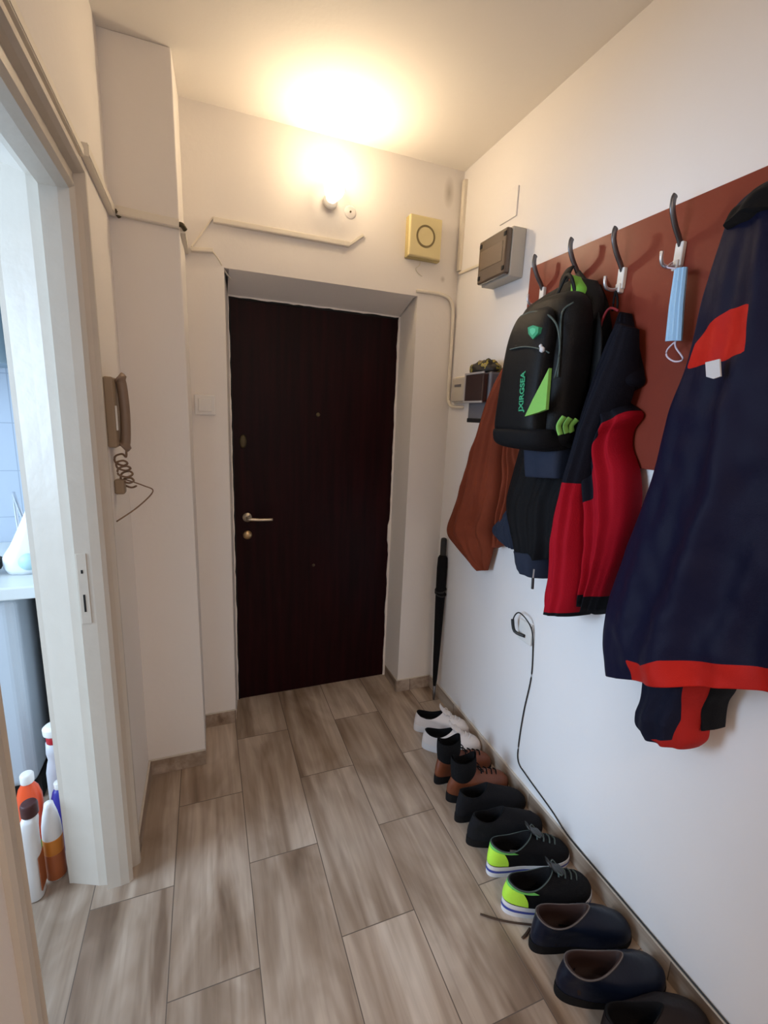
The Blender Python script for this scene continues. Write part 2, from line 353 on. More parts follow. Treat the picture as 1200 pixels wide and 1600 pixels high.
# ================================================================ ON THE BACK WALL AND THE COLUMN
# the lamp: a bare LED bulb in a white socket, tilted up and out of the wall
t = thing('light_bulb', (.519, 2.099, 2.365), 'glowing bare white light bulb in a wall socket above the front door', 'light bulb')
ax = Vector((0, -.93, .37)).normalized(); rot = ax.to_track_quat('Z', 'Y').to_matrix().to_4x4(); P0 = Vector((0, -.012, -.012))
def lay(bm): bmesh.ops.transform(bm, matrix=Matrix.Translation(P0) @ rot, verts=bm.verts); return bm
bulbm = mat('lit_bulb', (.9, .85, .75), .4, emit=(1, .77, .50), es=BULB)
obj('glass_dome', lay(lathe(bmesh.new(), [(.0395, .080), (.036, .088), (.030, .095), (.020, .101), (.009, .1045), (.001, .105)], 20)), bulbm, t, smooth=True)
obj('bulb_neck', lay(lathe(bmesh.new(), [(.018, .012), (.024, .025), (.033, .046), (.0400, .062), (.0405, .072), (.0395, .080)], 20)), mat('frosted_bulb_side', (.9, .85, .75), .4, emit=(1, .80, .56), es=5), t, smooth=True)
obj('socket', lay(lathe(bmesh.new(), [(.030, -.004), (.030, .008), (.022, .014), (.019, .028)], 24)), M['white'], t, smooth=True)
o = obj('blanking_plate', lathe(bmesh.new(), [(.026, 0), (.026, -.002), (.022, -.004), (.003, -.005)], 28, (0, 0, 0), 'Y'), M['wall'], smooth=True); o.location = (.610, BW, 2.337)
tag(o, 'small round blanking plate on the wall just below the light bulb', 'cover plate')
obj('screw', lathe(bmesh.new(), [(.004, -.004), (.004, -.008)], 8, (0, 0, 0), 'Y'), M['dbrass'], o)
# door chime
t = thing('door_chime', (.952, BW, 2.195), 'square yellowed plastic door chime with a ring groove, high beside the door', 'door chime')
obj('chime_base', boxes((-.083, .083, -.030, 0, .0, .168)), mat('aged_cream', (.50, .40, .17), .5), t, bevel=.004)
obj('chime_cover', boxes((-.080, .078, -.044, -.012, .004, .172)), M['cream'], t, bevel=.006)
obj('ring_groove', lathe(bmesh.new(), [(.046, -.0435), (.046, -.0465), (.038, -.0465), (.038, -.0435)], 40, (-.002, 0, .09), 'Y'), M['creamd'], t, smooth=False)
obj('centre_disc', lathe(bmesh.new(), [(.0385, -.043), (.0385, -.0455), (.002, -.0455)], 40, (-.002, 0, .09), 'Y'), M['cream'], t)
o = obj('bell_wire', tube(tube(bmesh.new(), smoothpath([(0, 0, 0), (-.005, -.004, -.018), (-.022, -.005, -.030), (-.018, -.004, -.042)], 5), .0022, 6), smoothpath([(-.018, -.004, -.042), (-.005, -.003, -.052), (.012, -.001, -.060)], 4), .002, 6), M['trunk'], smooth=True)
o.location = (.95, BW, 2.193); tag(o, 'short crumpled wire hanging under the yellowed door chime', 'wire')
# trunking
def channel(name, label, a, b, n, wdt=.022, dep=.014, m='trunk', grp=None):
    """square cable channel from a to b lying against a surface with normal n"""
    a, b, n = Vector(a), Vector(b), Vector(n); d = (b - a).normalized(); s = d.cross(n) * wdt / 2; c = (a + b) / 2
    bm = bmesh.new(); A = a - c; B = b - c
    prism(bm, [A - s, A + s, A + s + n * dep, A - s + n * dep], [B - s, B + s, B + s + n * dep, B - s + n * dep])
    sn = s * .8; prism(bm, [A - sn + n * dep, A + sn + n * dep, A + sn + n * (dep + .002), A - sn + n * (dep + .002)], [B - sn + n * dep, B + sn + n * dep, B + sn + n * (dep + .002), B - sn + n * (dep + .002)])
    o = obj(name, bm, M[m], bevel=.001); o.location = c; return tag(o, label, 'cable trunking', grp)
(ax_, az_), (bx_, bz_), (cx_, cz_) = [(0.058, 2.209), (0.608, 2.209), (0.670, 2.257)]
channel('cable_trunking', 'long flat cable trunking running across the wall above the front door', (ax_, BW, az_), (bx_, BW, bz_), (0, -1, 0))
channel('cable_trunking', 'short slanting end of trunking rising toward the light bulb', (bx_, BW, bz_), (cx_, BW, cz_), (0, -1, 0), .012, .008)
(ex_, ez_), (fx_, fz_) = [(-0.027, 2.091), (0.054, 2.099)]
channel('cable_trunking', 'short stub of trunking on the back wall beside the column', (ex_, BW, ez_), (fx_, BW, fz_), (0, -1, 0), .016, .016)
channel('cable_trunking', 'thin slanting wire channel rising from the column to the long trunking', (ex_ + .004, BW, ez_ + .012), (ax_, BW, az_ + .01), (0, -1, 0), .007, .006)
(gx_, gz_), (ix_, iz_) = [(-0.238, 2.102), (-0.057, 2.093)]
channel('cable_trunking', 'cable trunking across the front of the column', (LW + .022, PY, gz_), (PX - .012, PY, iz_), (0, -1, 0), .028, .016)
channel('cable_trunking', 'cable trunking round the side face of the column', (PX - .012, PY + .01, iz_ - .005), (PX - .008, BW, ez_ - .002), (1, 0, 0), .028, .016)
channel('cable_trunking', 'trunking on the left wall from the kitchen door head to the column', (LW, OY1 + .01, 2.105), (LW, PY - .01, 2.098), (1, 0, 0), .03, .018)
channel('cable_trunking', 'long trunking along the top of the kitchen door frame', (LW, .3, 2.085), (LW, OY1 - .02, 2.085), (1, 0, 0), .022, .012)
for k, (p, lab) in enumerate([((LW + .020, PY - .010, 2.094), 'dark open end of cable at the left corner of the column'), ((PX - .004, PY - .006, iz_ - .004), 'dark cable bend at the outer corner of the column')]):
    o = obj('cable_elbow', tube(bmesh.new(), smoothpath([(-.012, 0, .004), (0, -.004, .004), (.010, .008, -.006)], 4), .008, 8), M['dbrass'], smooth=True); o.location = p; tag(o, lab, 'cable')
o = obj('loose_wire', tube(bmesh.new(), smoothpath([(0, 0, 0), (.02, -.006, -.025), (.045, .02, -.06), (.065, .045, -.075)], 5), .003, 6), M['trunk'], smooth=True); o.location = (.055, BW - .002, 2.095)
tag(o, 'loose painted wire drooping over the top left corner of the door recess', 'wire')
(jx, jz), (kx, kz), (lx, lz), (mx_, mz) = [(0.936, 2.066), (1.070, 2.066), (1.146, 2.015), (1.158, 1.664)]
o = obj('painted_conduit', tube(bmesh.new(), smoothpath([(jx, BW - .006, jz), (kx - .01, BW - .008, kz), (1.115, BW - .010, 2.045), (1.132, BW - .012, 1.985)], 6) + smoothpath([(1.134, BW - .012, 1.9), (1.135, BW - .012, 1.62), (1.137, BW - .02, 1.575), (1.142, BW - .05, 1.553), (1.142, BW - .15, 1.549)], 6), .008, 10), M['trunk'], smooth=True)
tag(o, 'rounded painted conduit bending down the corner beside the front door', 'conduit')
o = channel('cable_trunking', 'vertical trunking in the corner above the breaker box', (RW, 2.078, 2.555), (RW, 2.078, 2.175), (-1, 0, 0), .026, .014)
o = channel('cable_trunking', 'short trunking between the corner and the breaker box', (RW, 2.078, 2.165), (RW, 1.795, 2.150), (-1, 0, 0), .012, .008)
# switch beside the door
t = thing('light_switch', (.004, BW, 1.507), 'white square light switch between the column and the front door', 'light switch')
obj('switch_plate', boxes((-.041, .041, -.010, 0, -.041, .041)), M['white'], t, bevel=.004)
obj('rocker', boxes((-.026, .026, -.014, -.008, -.027, .027)), M['white'], t, bevel=.003)
# intercom on the left wall
t = thing('intercom_handset', (LW, 1.575, 1.47), 'beige wall intercom with curved handset beside the kitchen doorway', 'intercom')
obj('intercom_base', boxes((0, .024, -.045, .055, -.10, .10)), M['cream2'] if 'cream2' in M else M.setdefault('cream2', mat('beige_plastic', (.30, .225, .15), .45)), t, bevel=.005)
bm = bmesh.new()
pth = smoothpath([(.030, .01, .100), (.038, .01, .085), (.042, .01, .0), (.038, .01, -.085), (.030, .01, -.100)], 6)
tube(bm, pth, [.020 if i < 5 or i > 19 else .014 for i in range(len(pth))], 12, 1, (0, 1, 0))
obj('handset', bm, mat('brown_beige_plastic', (.24, .165, .115), .4), t, smooth=True)
obj('call_button', boxes((.024, .028, -.038, -.026, -.05, .02)), M['white'], t, bevel=.001)
random.seed(7)
bm = bmesh.new(); pts = []
for i in range(26):
    a = i * 1.25; k = i / 25
    pts.append((.02 + .018 * math.cos(a) + .02 * k, .014 * math.sin(a * .7) + .02 * k, -.13 - .09 * k + .012 * math.sin(a)))
tube(bm, smoothpath([(.04, 0, -.11)] + pts, 4), .0032, 6)
tube(bm, smoothpath([(.03, .01, -.20), (.075, .045, -.225), (.10, .05, -.245), (.06, .0, -.285), (.01, -.06, -.315)], 6), .0022, 6)
obj('tangled_cord', bm, mat('brown_cord', (.22, .14, .09), .6), t, smooth=True)
obj('junction_block', boxes((0, .028, .0, .04, -.245, -.20)), M['cream2'], t, bevel=.006)

# ================================================================ ON THE RIGHT WALL
t = thing('breaker_box', (RW, 1.69, 2.03), 'grey breaker box with a smoky see-through cover high on the right wall', 'breaker box')
obj('box_body', boxes((-.060, -.0005, -.100, .095, 0, .172)), M['lgrey'], t, bevel=.004)
obj('smoky_cover', boxes((-.084, -.060, -.097, .092, .006, .166)), M['glass'], t, bevel=.006)
obj('breaker_row', boxes((-.0855, -.083, -.075, .078, .055, .125)), mat('smoky_brown', (.15, .11, .08), .25), t, bevel=.001)
for yy in (-.085, .078):
    for zz in (.02, .138): obj('cover_clip', boxes((-.0865, -.083, yy - .008, yy + .006, zz, zz + .014)), M['dark'], t)
o = obj('blank_wall_plate', boxes((-.006, 0, -.058, .052, -.05, .055)), M['wall2'], bevel=.002); o.location = (RW, 1.72, 2.318)
tag(o, 'flat square blank plate painted over above the breaker box', 'cover plate')
# clear junction cover and meter with a rag on it
t = thing('junction_box', (RW, 1.975, 1.63), 'square box with a clear cover in the corner beside the meter', 'junction box')
obj('box_base', boxes((-.010, 0, -.068, .066, -.062, .062)), M['trunk'], t, bevel=.004)
obj('box_lid', boxes((-.028, -.010, -.060, .058, -.055, .055)), mat('milky_cover', (.55, .50, .42), .2), t, bevel=.005)
obj('label_strip', boxes((-.0295, -.028, -.03, .03, .012, .024)), M['grey'], t)
t = thing('electric_meter', (RW, 1.705, 1.49), 'grey meter with a dark window on the right wall behind the rust coat', 'meter')
obj('meter_body', boxes((-.085, -.0005, -.085, .070, 0, .195)), M['grey'], t, bevel=.010, seg=3)
obj('meter_window', boxes((-.110, -.085, -.075, .066, .075, .19)), mat('meter_glass', (.06, .035, .03), .1, coat=.6), t, bevel=.006)
obj('window_frame', boxes((-.1125, -.108, -.078, .069, .072, .080), (-.1125, -.108, -.078, .069, .186, .194), (-.1125, -.108, .060, .069, .080, .186)), mat('pale_frame', (.42, .38, .36), .3), t, bevel=.001)
obj('terminal_cover', boxes((-.095, -.083, -.07, .055, -.008, .01)), M['blackp'], t, bevel=.003)
bm = bmesh.new()
bmesh.ops.create_uvsphere(bm, u_segments=32, v_segments=16, radius=1)
for v in bm.verts:
    n = noise.noise(v.co * 3) * .16
    v.co = Vector((v.co.x * .050 * (1 + n), v.co.y * .090 * (1 + n), (max(v.co.z, -.35) + .35) * .036 * (1 + n * 2)))
o = obj('folded_scarf', bm, M['tape'], smooth=True); o.location = (RW - .055, 1.71, 1.684)
tag(o, 'black and yellow patterned cloth bundle lying on top of the meter', 'cloth')

# socket with plug, cable running down and along the skirting
t = thing('wall_socket', (RW, 1.345, .690), 'white wall socket low on the right wall below the hanging coats', 'socket')
obj('socket_plate', boxes((-.010, 0, -.04, .04, -.042, .042)), M['white'], t, bevel=.004)
obj('socket_well', lathe(bmesh.new(), [(.021, -.0095), (.021, -.0105), (.019, -.0105), (.018, -.004)], 24, (0, 0, 0), 'X'), M['white'], t, smooth=True)
cab = [(1.339, 0.675), (1.380, 0.680), (1.395, 0.725), (1.369, 0.764), (1.322, 0.758), (1.303, 0.716), (1.295, 0.641), (1.287, 0.524), (1.305, 0.372), (1.313, 0.221), (1.304, 0.139), (1.247, 0.119), (1.103, 0.096)]
pts = [(RW - .012 - (.018 if 0 < i < 5 else 0) + (.008 if i > 5 else 0), y, z) for i, (y, z) in enumerate(cab)]
end = [(RW - .005, y, hb + .007) for y in (1.0, .8, .6, .4, .1, -.3, -.9)]
o = obj('power_cord', tube(bmesh.new(), smoothpath(pts + end, 6), .0026, 7), M['blackp'], smooth=True)
tag(o, 'thin dark power cord looping from the low socket down along the skirting', 'cord')
obj('plug', tube(bmesh.new(), smoothpath([(RW - .010, cab[0][0], cab[0][1]), (RW - .030, cab[1][0], cab[1][1]), (RW - .034, cab[2][0], cab[2][1])], 4), .0065, 10), M['blackp'], o, smooth=True)

# ================================================================ COAT RACK
t = thing('coat_rack', (RW, .85, 1.38), 'red-brown coat rack panel on the right wall with tall steel hooks', 'coat rack')
obj('back_panel', boxes((-.020, -.0005, -.75, .670, 0, .665)), M['board'], t, bevel=.0015)
hooks = [(1.428, 1.945), (1.257, 1.945), (1.087, 1.920), (.915, 1.935), (.655, 1.93), (.45, 1.93)]
for i, (y, z) in enumerate(hooks):
    hk = obj('hook_block', boxes((-.034, -.020, -.011, .011, -.045, .012), (-.040, -.020, -.008, .008, -.055, -.030)), M['white'], t, bevel=.003)
    hk.location = (0, y - .85, z - 1.38)
    bm = bmesh.new(); pth = smoothpath([(-.028, 0, .004), (-.040, 0, .022), (-.058, 0, .045), (-.074, 0, .075), (-.076, 0, .098), (-.072, 0, .108)], 6)
    tube(bm, pth, [.0085] * (len(pth) - 1) + [.006], 10, .55, (0, 1, 0)); obj('upper_prong', bm, M['steel'], hk, smooth=True)
    bm = bmesh.new(); pth = smoothpath([(-.034, 0, -.043), (-.055, 0, -.050), (-.078, 0, -.048), (-.087, 0, -.035), (-.088, 0, -.018)], 6)
    tube(bm, pth, .0048, 10, .8, (0, 1, 0)); obj('lower_prong', bm, M['lsteel'], hk, smooth=True)

# face mask on the fourth hook
t = thing('face_mask', (RW - .06, .885, 1.875), 'folded pale blue face mask hanging from a coat hook', 'face mask')
(a1, b1), (a2, b2), (a3, b3), (a4, b4) = [(0.893, 1.874), (0.861, 1.871), (0.845, 1.702), (0.888, 1.706)]
bm = bmesh.new(); n = 9
def mrow(u):  # pleats across the folded mask
    ya, za = a1 + (a2 - a1) * u, b1 + (b2 - b1) * u; yb, zb = a4 + (a3 - a4) * u, b4 + (b3 - b4) * u
    return (ya, za), (yb, zb)
front = []; back = []
for i in range(n):
    u = i / (n - 1); dx = -.0028 * (i % 2) - .006 * math.sin(PI * u)
    (ya, za), (yb, zb) = mrow(u); front.append([(dx - .004, ya, za), (dx - .006, (ya + yb) / 2, (za + zb) / 2), (dx - .003, yb, zb)]); back.append([(dx + .001, ya, za), (dx, (ya + yb) / 2, (za + zb) / 2), (dx + .002, yb, zb)])
vf = [[bm.verts.new((p[0], p[1] - .885, p[2] - 1.875)) for p in r] for r in front]; vb = [[bm.verts.new((p[0], p[1] - .885, p[2] - 1.875)) for p in r] for r in back]
for i in range(n - 1):
    for j in range(2):
        bm.faces.new((vf[i][j], vf[i + 1][j], vf[i + 1][j + 1], vf[i][j + 1])); bm.faces.new((vb[i][j], vb[i][j + 1], vb[i + 1][j + 1], vb[i + 1][j]))
    bm.faces.new((vf[i][0], vb[i][0], vb[i + 1][0], vf[i + 1][0])); bm.faces.new((vf[i][2], vf[i + 1][2], vb[i + 1][2], vb[i][2]))
for i in (0, n - 1):
    for j in range(2): bm.faces.new((vf[i][j], vf[i][j + 1], vb[i][j + 1], vb[i][j]))
obj('mask_body', bm, M['blue'], t)
pinkm = mat('pale_elastic', (.68, .58, .66), .7)
lo = [(0, y - .885, z - 1.875) for y, z in [(0.860, 1.704), (0.880, 1.686), (0.878, 1.669), (0.855, 1.655), (0.834, 1.659), (0.858, 1.688), (0.862, 1.704)]]
obj('ear_loop', tube(bmesh.new(), smoothpath(lo, 5), .0022, 7), pinkm, t, smooth=True)
obj('ear_loop', tube(bmesh.new(), smoothpath([(-.008, 0, -.002), (-.012, .022, .006), (0.012, .03, .022), (.012, .03, .012)], 4), .002, 7), pinkm, t, smooth=True)

# ================================================================ GARMENTS
def cr(v, t):
    n = len(v) - 1; i = min(int(t * n), n - 1); u = t * n - i
    p = [Vector(v[max(min(j, n), 0)]) for j in (i - 1, i, i + 1, i + 2)]
    return .5 * ((2 * p[1]) + (p[2] - p[0]) * u + (2 * p[0] - 5 * p[1] + 4 * p[2] - p[3]) * u * u + (3 * p[1] - p[0] - 3 * p[2] + p[3]) * u ** 3)
def lin(v, t):
    n = len(v) - 1; i = min(int(t * n), n - 1); u = t * n - i; return v[i] * (1 - u) + v[i + 1] * u
def cloth(name, A, B, D, m, parent, xb=1.125, folds=((.008, 5, 0, .6),), rows=70, cols=70, p=2.4, masks=None, crease=.006, seed=0, skew=0, org=(0, 0, 0), xoff=None):
    """a hung garment panel: A is its far edge and B its near edge in (y, z), D how far it stands off the wall;
    folds = (depth, number, phase, sideways drift); the panel is a closed padded shell"""
    bm = bmesh.new(); ring = []; info = []
    for r in range(rows + 1):
        t = r / rows; a = cr(A, t); b = cr(B, t); d = lin(D, t); xo = lin(xoff, t) if xoff else 0; row = []; inf = []
        for c in range(cols + 1):
            s = .5 - .5 * math.cos(PI * c / cols); q = a.lerp(b, s); k = abs(2 * s - 1 + skew * (1 - (2 * s - 1) ** 2))
            sh = max(0, 1 - k ** p) ** (1 / p); f = 0; e = min(1, 6 * s, 6 * (1 - s)) * min(1, .25 + 1.2 * t)
            for (am, nf, ph, dr) in folds: f += am * e * math.sin(2 * PI * nf * s + ph + dr * t * 4 + 1.2 * noise.noise(Vector((s * 3, t * 4, seed + nf))))
            f += crease * e * (noise.noise(Vector((q.x * 9, q.y * 12, seed))) + .6 * noise.noise(Vector((q.x * 24, q.y * 18, seed + 3))))
            row.append(bm.verts.new((xb + xo - d * sh - f - .002, q.x, q.y))); inf.append((q.x, q.y, s, t))
        for c in (cols, 0):
            q = a.lerp(b, c / cols); row.append(bm.verts.new((xb + xo + .002, q.x, q.y))); inf.append((q.x, q.y, c / cols, t))
        ring.append(row); info.append(inf)
    n = len(ring[0])
    for i in range(rows):
        for k in range(n): bm.faces.new((ring[i][k], ring[i][(k + 1) % n], ring[i + 1][(k + 1) % n], ring[i + 1][k]))
    bm.faces.new(ring[0]); bm.faces.new(ring[-1][::-1])
    flat = [x for r in info for x in r]
    o = obj(name, bm, m, parent, smooth=True, off=org)
    for nm, fn in (masks or {}).items():
        at = o.data.attributes.new(nm, 'FLOAT', 'POINT'); at.data.foreach_set('value', [fn(*x) for x in flat])
    return o
def sdf(poly):
    P = [Vector(p) for p in poly]
    def f(y, z, s, t):
        q = Vector((y, z)); d = 9; ins = False
        for i in range(len(P)):
            a, b = P[i], P[(i + 1) % len(P)]; e = b - a; w_ = q - a; h_ = max(0, min(1, w_.dot(e) / e.dot(e))); d = min(d, (w_ - e * h_).length)
            if (a.y > q.y) != (b.y > q.y) and q.x < (b.x - a.x) * (q.y - a.y) / (b.y - a.y) + a.x: ins = not ins
        return d if ins else -d
    return f
# rust suede coat on the first hook
O1 = (RW - .06, 1.428, 1.86)
t = thing('suede_coat', O1, 'rust brown suede coat with pointed hanging flaps, behind the backpack', 'coat')
cloth('coat_body', [(1.355, 1.891), (1.472, 1.763), (1.505, 1.607), (1.524, 1.439), (1.514, 1.241), (1.536, 1.093), (1.550, 0.973)], [(1.298, 1.870), (1.298, 1.742), (1.353, 1.580), (1.428, 1.421), (1.409, 1.281), (1.433, 1.104), (1.458, 1.021)], [.02, .04, .05, .055, .055, .05, .04], M['rust'], t, folds=((.012, 3, 0, .3), (.005, 7, 1, .2)), org=O1, seed=1)
cloth('front_flap', [(1.465, 1.805), (1.551, 1.725), (1.649, 1.561), (1.740, 1.332), (1.827, 1.117), (1.900, 0.969), (1.820, 0.902), (1.660, 0.839)], [(1.389, 1.794), (1.447, 1.715), (1.508, 1.559), (1.543, 1.351), (1.542, 1.171), (1.570, 1.050), (1.568, 0.977), (1.595, 0.861)], [.02, .05, .075, .08, .085, .08, .06, .02], M['rust'], t, xb=1.118, folds=((.014, 2, .5, .25), (.004, 6, 0, .2)), org=O1, seed=2, crease=.008)
# black jacket with slate lining on the second hook
O2 = (RW - .08, 1.257, 1.90)
t = thing('black_jacket', O2, 'black hooded jacket with slate grey lining hanging behind the backpack', 'jacket')
cloth('lining_panel', [(1.457, 1.174), (1.490, 1.116), (1.527, 1.070), (1.533, 1.048), (1.441, 1.022)], [(1.362, 1.193), (1.367, 1.156), (1.369, 1.119), (1.350, 1.050), (1.368, 1.020)], [.03, .05, .06, .05, .04], M['slate'], t, xb=1.11, rows=30, cols=30, org=O2, seed=5)
cloth('jacket_body', [(1.216, 1.916), (1.266, 1.853), (1.327, 1.704), (1.392, 1.514), (1.442, 1.301), (1.447, 1.177), (1.377, 1.044), (1.343, 0.980)], [(1.156, 1.903), (1.111, 1.824), (1.074, 1.680), (1.075, 1.518), (1.096, 1.345), (1.113, 1.222), (1.120, 1.126), (1.144, 1.061)], [.02, .035, .05, .055, .08, .10, .10, .09], M['black'], t, xb=1.115, folds=((.008, 3, .6, .2), (.004, 7, 0, .3)), org=O2, seed=3)
cloth('hem_lining', [(1.336, 1.032), (1.321, 0.988), (1.307, 0.969)], [(1.189, 1.058), (1.184, 1.010), (1.188, 0.972)], [.095, .09, .08], M['slate'], t, xb=1.10, rows=10, cols=30, folds=((.003, 3, 0, 0),), org=O2, seed=4)
py, pz = [(1.158, 0.993)][0]; qy, qz = [(1.155, 0.956)][0]
zp = obj('zip_pull', tube(bmesh.new(), [(.99 - O2[0], py - O2[1], pz - O2[2] + .03), (.99 - O2[0], py - O2[1], pz - O2[2])], .0025, 6), M['lsteel'], t)
obj('pull_tab', tube(bmesh.new(), [(.99 - O2[0], py - O2[1], pz - O2[2]), (.99 - O2[0], qy - O2[1], qz - O2[2])], .0045, 8), M['blackp'], zp)
o = cloth('cloth_pouch', [(1.263, 1.493), (1.256, 1.410), (1.253, 1.315)], [(1.099, 1.497), (1.094, 1.422), (1.100, 1.330)], [.06, .07, .05], M['slate'], None, xb=1.03, rows=20, cols=24, folds=((.002, 2, 0, 0),), crease=.002, p=5)
bpy.context.view_layer.update()
o.data.transform(Matrix.Translation((-1.0, -1.20, -1.36))); o.location = (1.0, 1.20, 1.36)
tag(o, 'plain slate grey cloth pouch hanging below the backpack against the black jacket', 'pouch')
# red and navy fleece on the third hook
O3 = (RW - .06, 1.087, 1.83)
t = thing('fleece_jacket', O3, 'red and dark navy fleece jacket hanging between the backpack and the face mask', 'jacket')
redc, nav = (.33, .003, .012), (.006, .0065, .012)
mb = masked('fleece_body_cloth', nav, redc, 'panel', third=('trim', (.006, .006, .008)))
ms = masked('fleece_sleeve_cloth', nav, redc, 'panel', third=('trim', (.006, .006, .008)))
zs = [(0.977, 1.326)][0][1]
cloth('jacket_body', [(1.050, 1.806), (1.064, 1.731), (1.065, 1.573), (1.066, 1.426), (1.064, 1.311), (1.042, 1.137), (1.015, 0.966)], [(1.033, 1.800), (0.997, 1.716), (0.965, 1.638), (0.961, 1.605), (1.015, 1.573), (0.947, 1.529), (0.968, 1.483), (0.964, 1.434), (0.927, 1.367), (0.908, 1.264), (0.923, 1.132), (0.968, 0.934)], [.03, .07, .09, .10, .10, .09, .08], mb, t, xb=1.12, folds=((.010, 3, .8, .2), (.005, 6, 0, .3)), org=O3, seed=11,
      masks={'panel': sdf([(0.900, 1.670), (0.936, 1.615), (0.945, 1.551), (0.983, 1.497), (1.004, 1.430), (0.995, 1.286), (1.045, 1.238), (1.027, 0.813), (0.736, 0.963), (0.738, 1.748)]), 'trim': lambda y, z, s, t: t - .965})
cloth('sleeve', [(1.035, 1.775), (1.049, 1.676), (1.060, 1.536), (1.079, 1.367), (1.097, 1.226), (1.112, 1.077), (1.119, 0.944), (1.115, 0.897)], [(0.984, 1.750), (0.967, 1.636), (0.982, 1.527), (1.004, 1.394), (1.018, 1.281), (1.010, 1.148), (1.001, 1.010), (1.011, 0.915)], [.04, .09, .12, .13, .13, .12, .12], ms, t, xb=1.10, folds=((.006, 2, 0, .4), (.003, 5, 0, .3)), org=O3, seed=12, rows=90,
      masks={'panel': lambda y, z, s, t: zs - z, 'trim': lambda y, z, s, t: t - .968})
obj('collar_piping', tube(bmesh.new(), smoothpath([(1.055 - O3[0], y - O3[1], z - O3[2]) for y, z in [(1.019, 1.798), (1.045, 1.810), (1.063, 1.800), (1.075, 1.763), (1.073, 1.698), (1.065, 1.627)]], 5), .0035, 7), mat('dark_red_piping', (.20, .006, .012), .7), t, smooth=True)
obj('hanging_loop', tube(bmesh.new(), smoothpath([(1.075 - O3[0], y - O3[1], z - O3[2]) for y, z in [(1.059, 1.807), (1.059, 1.834), (1.057, 1.858), (1.045, 1.831), (1.043, 1.804)]], 4), .003, 6), M['black'], t, smooth=True)

# big navy jacket on the fifth hook
O5 = (RW - .12, .655, 1.94)
t = thing('winter_jacket', O5, 'large navy jacket with orange-red hem band at the near end of the coat rack', 'jacket')
navyc, orc = (.0065, .0070, .026), (.50, .016, .010)
mj = masked('navy_shell_cloth', navyc, orc, 'patch', third=('hem', orc), rough=.6, bump=.3, bscale=350)
jB = [(.62, 1.975), (.52, 1.93), (.43, 1.82), (.38, 1.65), (.34, 1.45), (.31, 1.25), (.30, 1.13), (.30, 1.105)]
hemf = sdf([(0.762, 0.918), (0.703, 0.938), (0.646, 0.987), (0.469, 1.062), (0.299, 1.161), (0.231, 0.815), (0.642, 0.324), (0.750, 0.894)])
cloth('jacket_body', [(0.723, 1.989), (0.769, 1.952), (0.785, 1.868), (0.797, 1.765), (0.807, 1.640), (0.832, 1.522), (0.850, 1.344), (0.893, 1.161), (0.923, 0.980), (0.916, 0.884), (0.888, 0.793)], jB, [.05, .10, .13, .14, .15, .16, .17, .17], mj, t, xb=1.115, p=2.2,
      folds=((.016, 2.5, .35, .25), (.008, 5, 0, .3)), rows=110, cols=120, org=O5, seed=21, crease=.012,
      masks={'patch': sdf([(0.629, 1.731)] + [(0.682, 1.734)] + [(0.723, 1.713)] + [(0.761, 1.678), (0.773, 1.625)] + [(0.650, 1.633), (0.615, 1.640)]), 'hem': hemf})
cloth('collar', [(0.696, 1.983), (0.721, 1.966), (0.739, 1.932), (0.749, 1.905)], [(.60, 1.985), (.585, 1.965), (.585, 1.93), (.60, 1.90)], [.05, .085, .125, .14], M['black'], t, xb=1.11, rows=24, cols=30, folds=((.008, 2, 0, .3),), org=O5, seed=22)
obj('hanging_loop', tube(bmesh.new(), smoothpath([(1.09 - O5[0], y - O5[1], z - O5[2]) for y, z in ((.66, 1.985), (.658, 2.0), (.655, 1.985))], 4), .003, 6), M['black'], t)
tq = [(0.671, 1.625), (0.644, 1.629), (0.636, 1.596), (0.649, 1.592), (0.664, 1.597)]
obj('white_tag', extrude_poly(bmesh.new(), [(y - O5[1], z - O5[2]) for y, z in tq], 'x', .940 - O5[0], .944 - O5[0]), M['tagw'], t)
mcuff = masked('cuff_cloth', (.008, .009, .022), (.40, .018, .014), 'panel')
cloth('sleeve', [(0.790, 1.021), (0.774, 0.847), (0.769, 0.795), (0.777, 0.748), (0.776, 0.713), (0.752, 0.698)], [(0.657, 1.079), (0.606, 0.947), (0.612, 0.862), (0.617, 0.809), (0.616, 0.767), (0.632, 0.734)], [.07, .09, .09, .09, .08, .07], mcuff, t, xb=1.10, rows=50, cols=50, folds=((.006, 3, 0, .4),), org=O5, seed=23,
      masks={'panel': sdf([(0.642, 0.966), (0.583, 0.998), (0.586, 0.889), (0.588, 0.806), (0.600, 0.739), (0.648, 0.717), (0.702, 0.720), (0.652, 0.755), (0.641, 0.817)])})
cloth('sleeve', [(0.686, 1.061), (0.654, 0.911), (0.647, 0.830), (0.641, 0.782)], [(0.595, 1.101), (0.589, 0.934), (0.601, 0.870), (0.597, 0.809)], [.05, .06, .06, .05], M['black'], t, xb=1.12, rows=30, cols=30, folds=((.004, 3, 0, .4),), org=O5, seed=24)

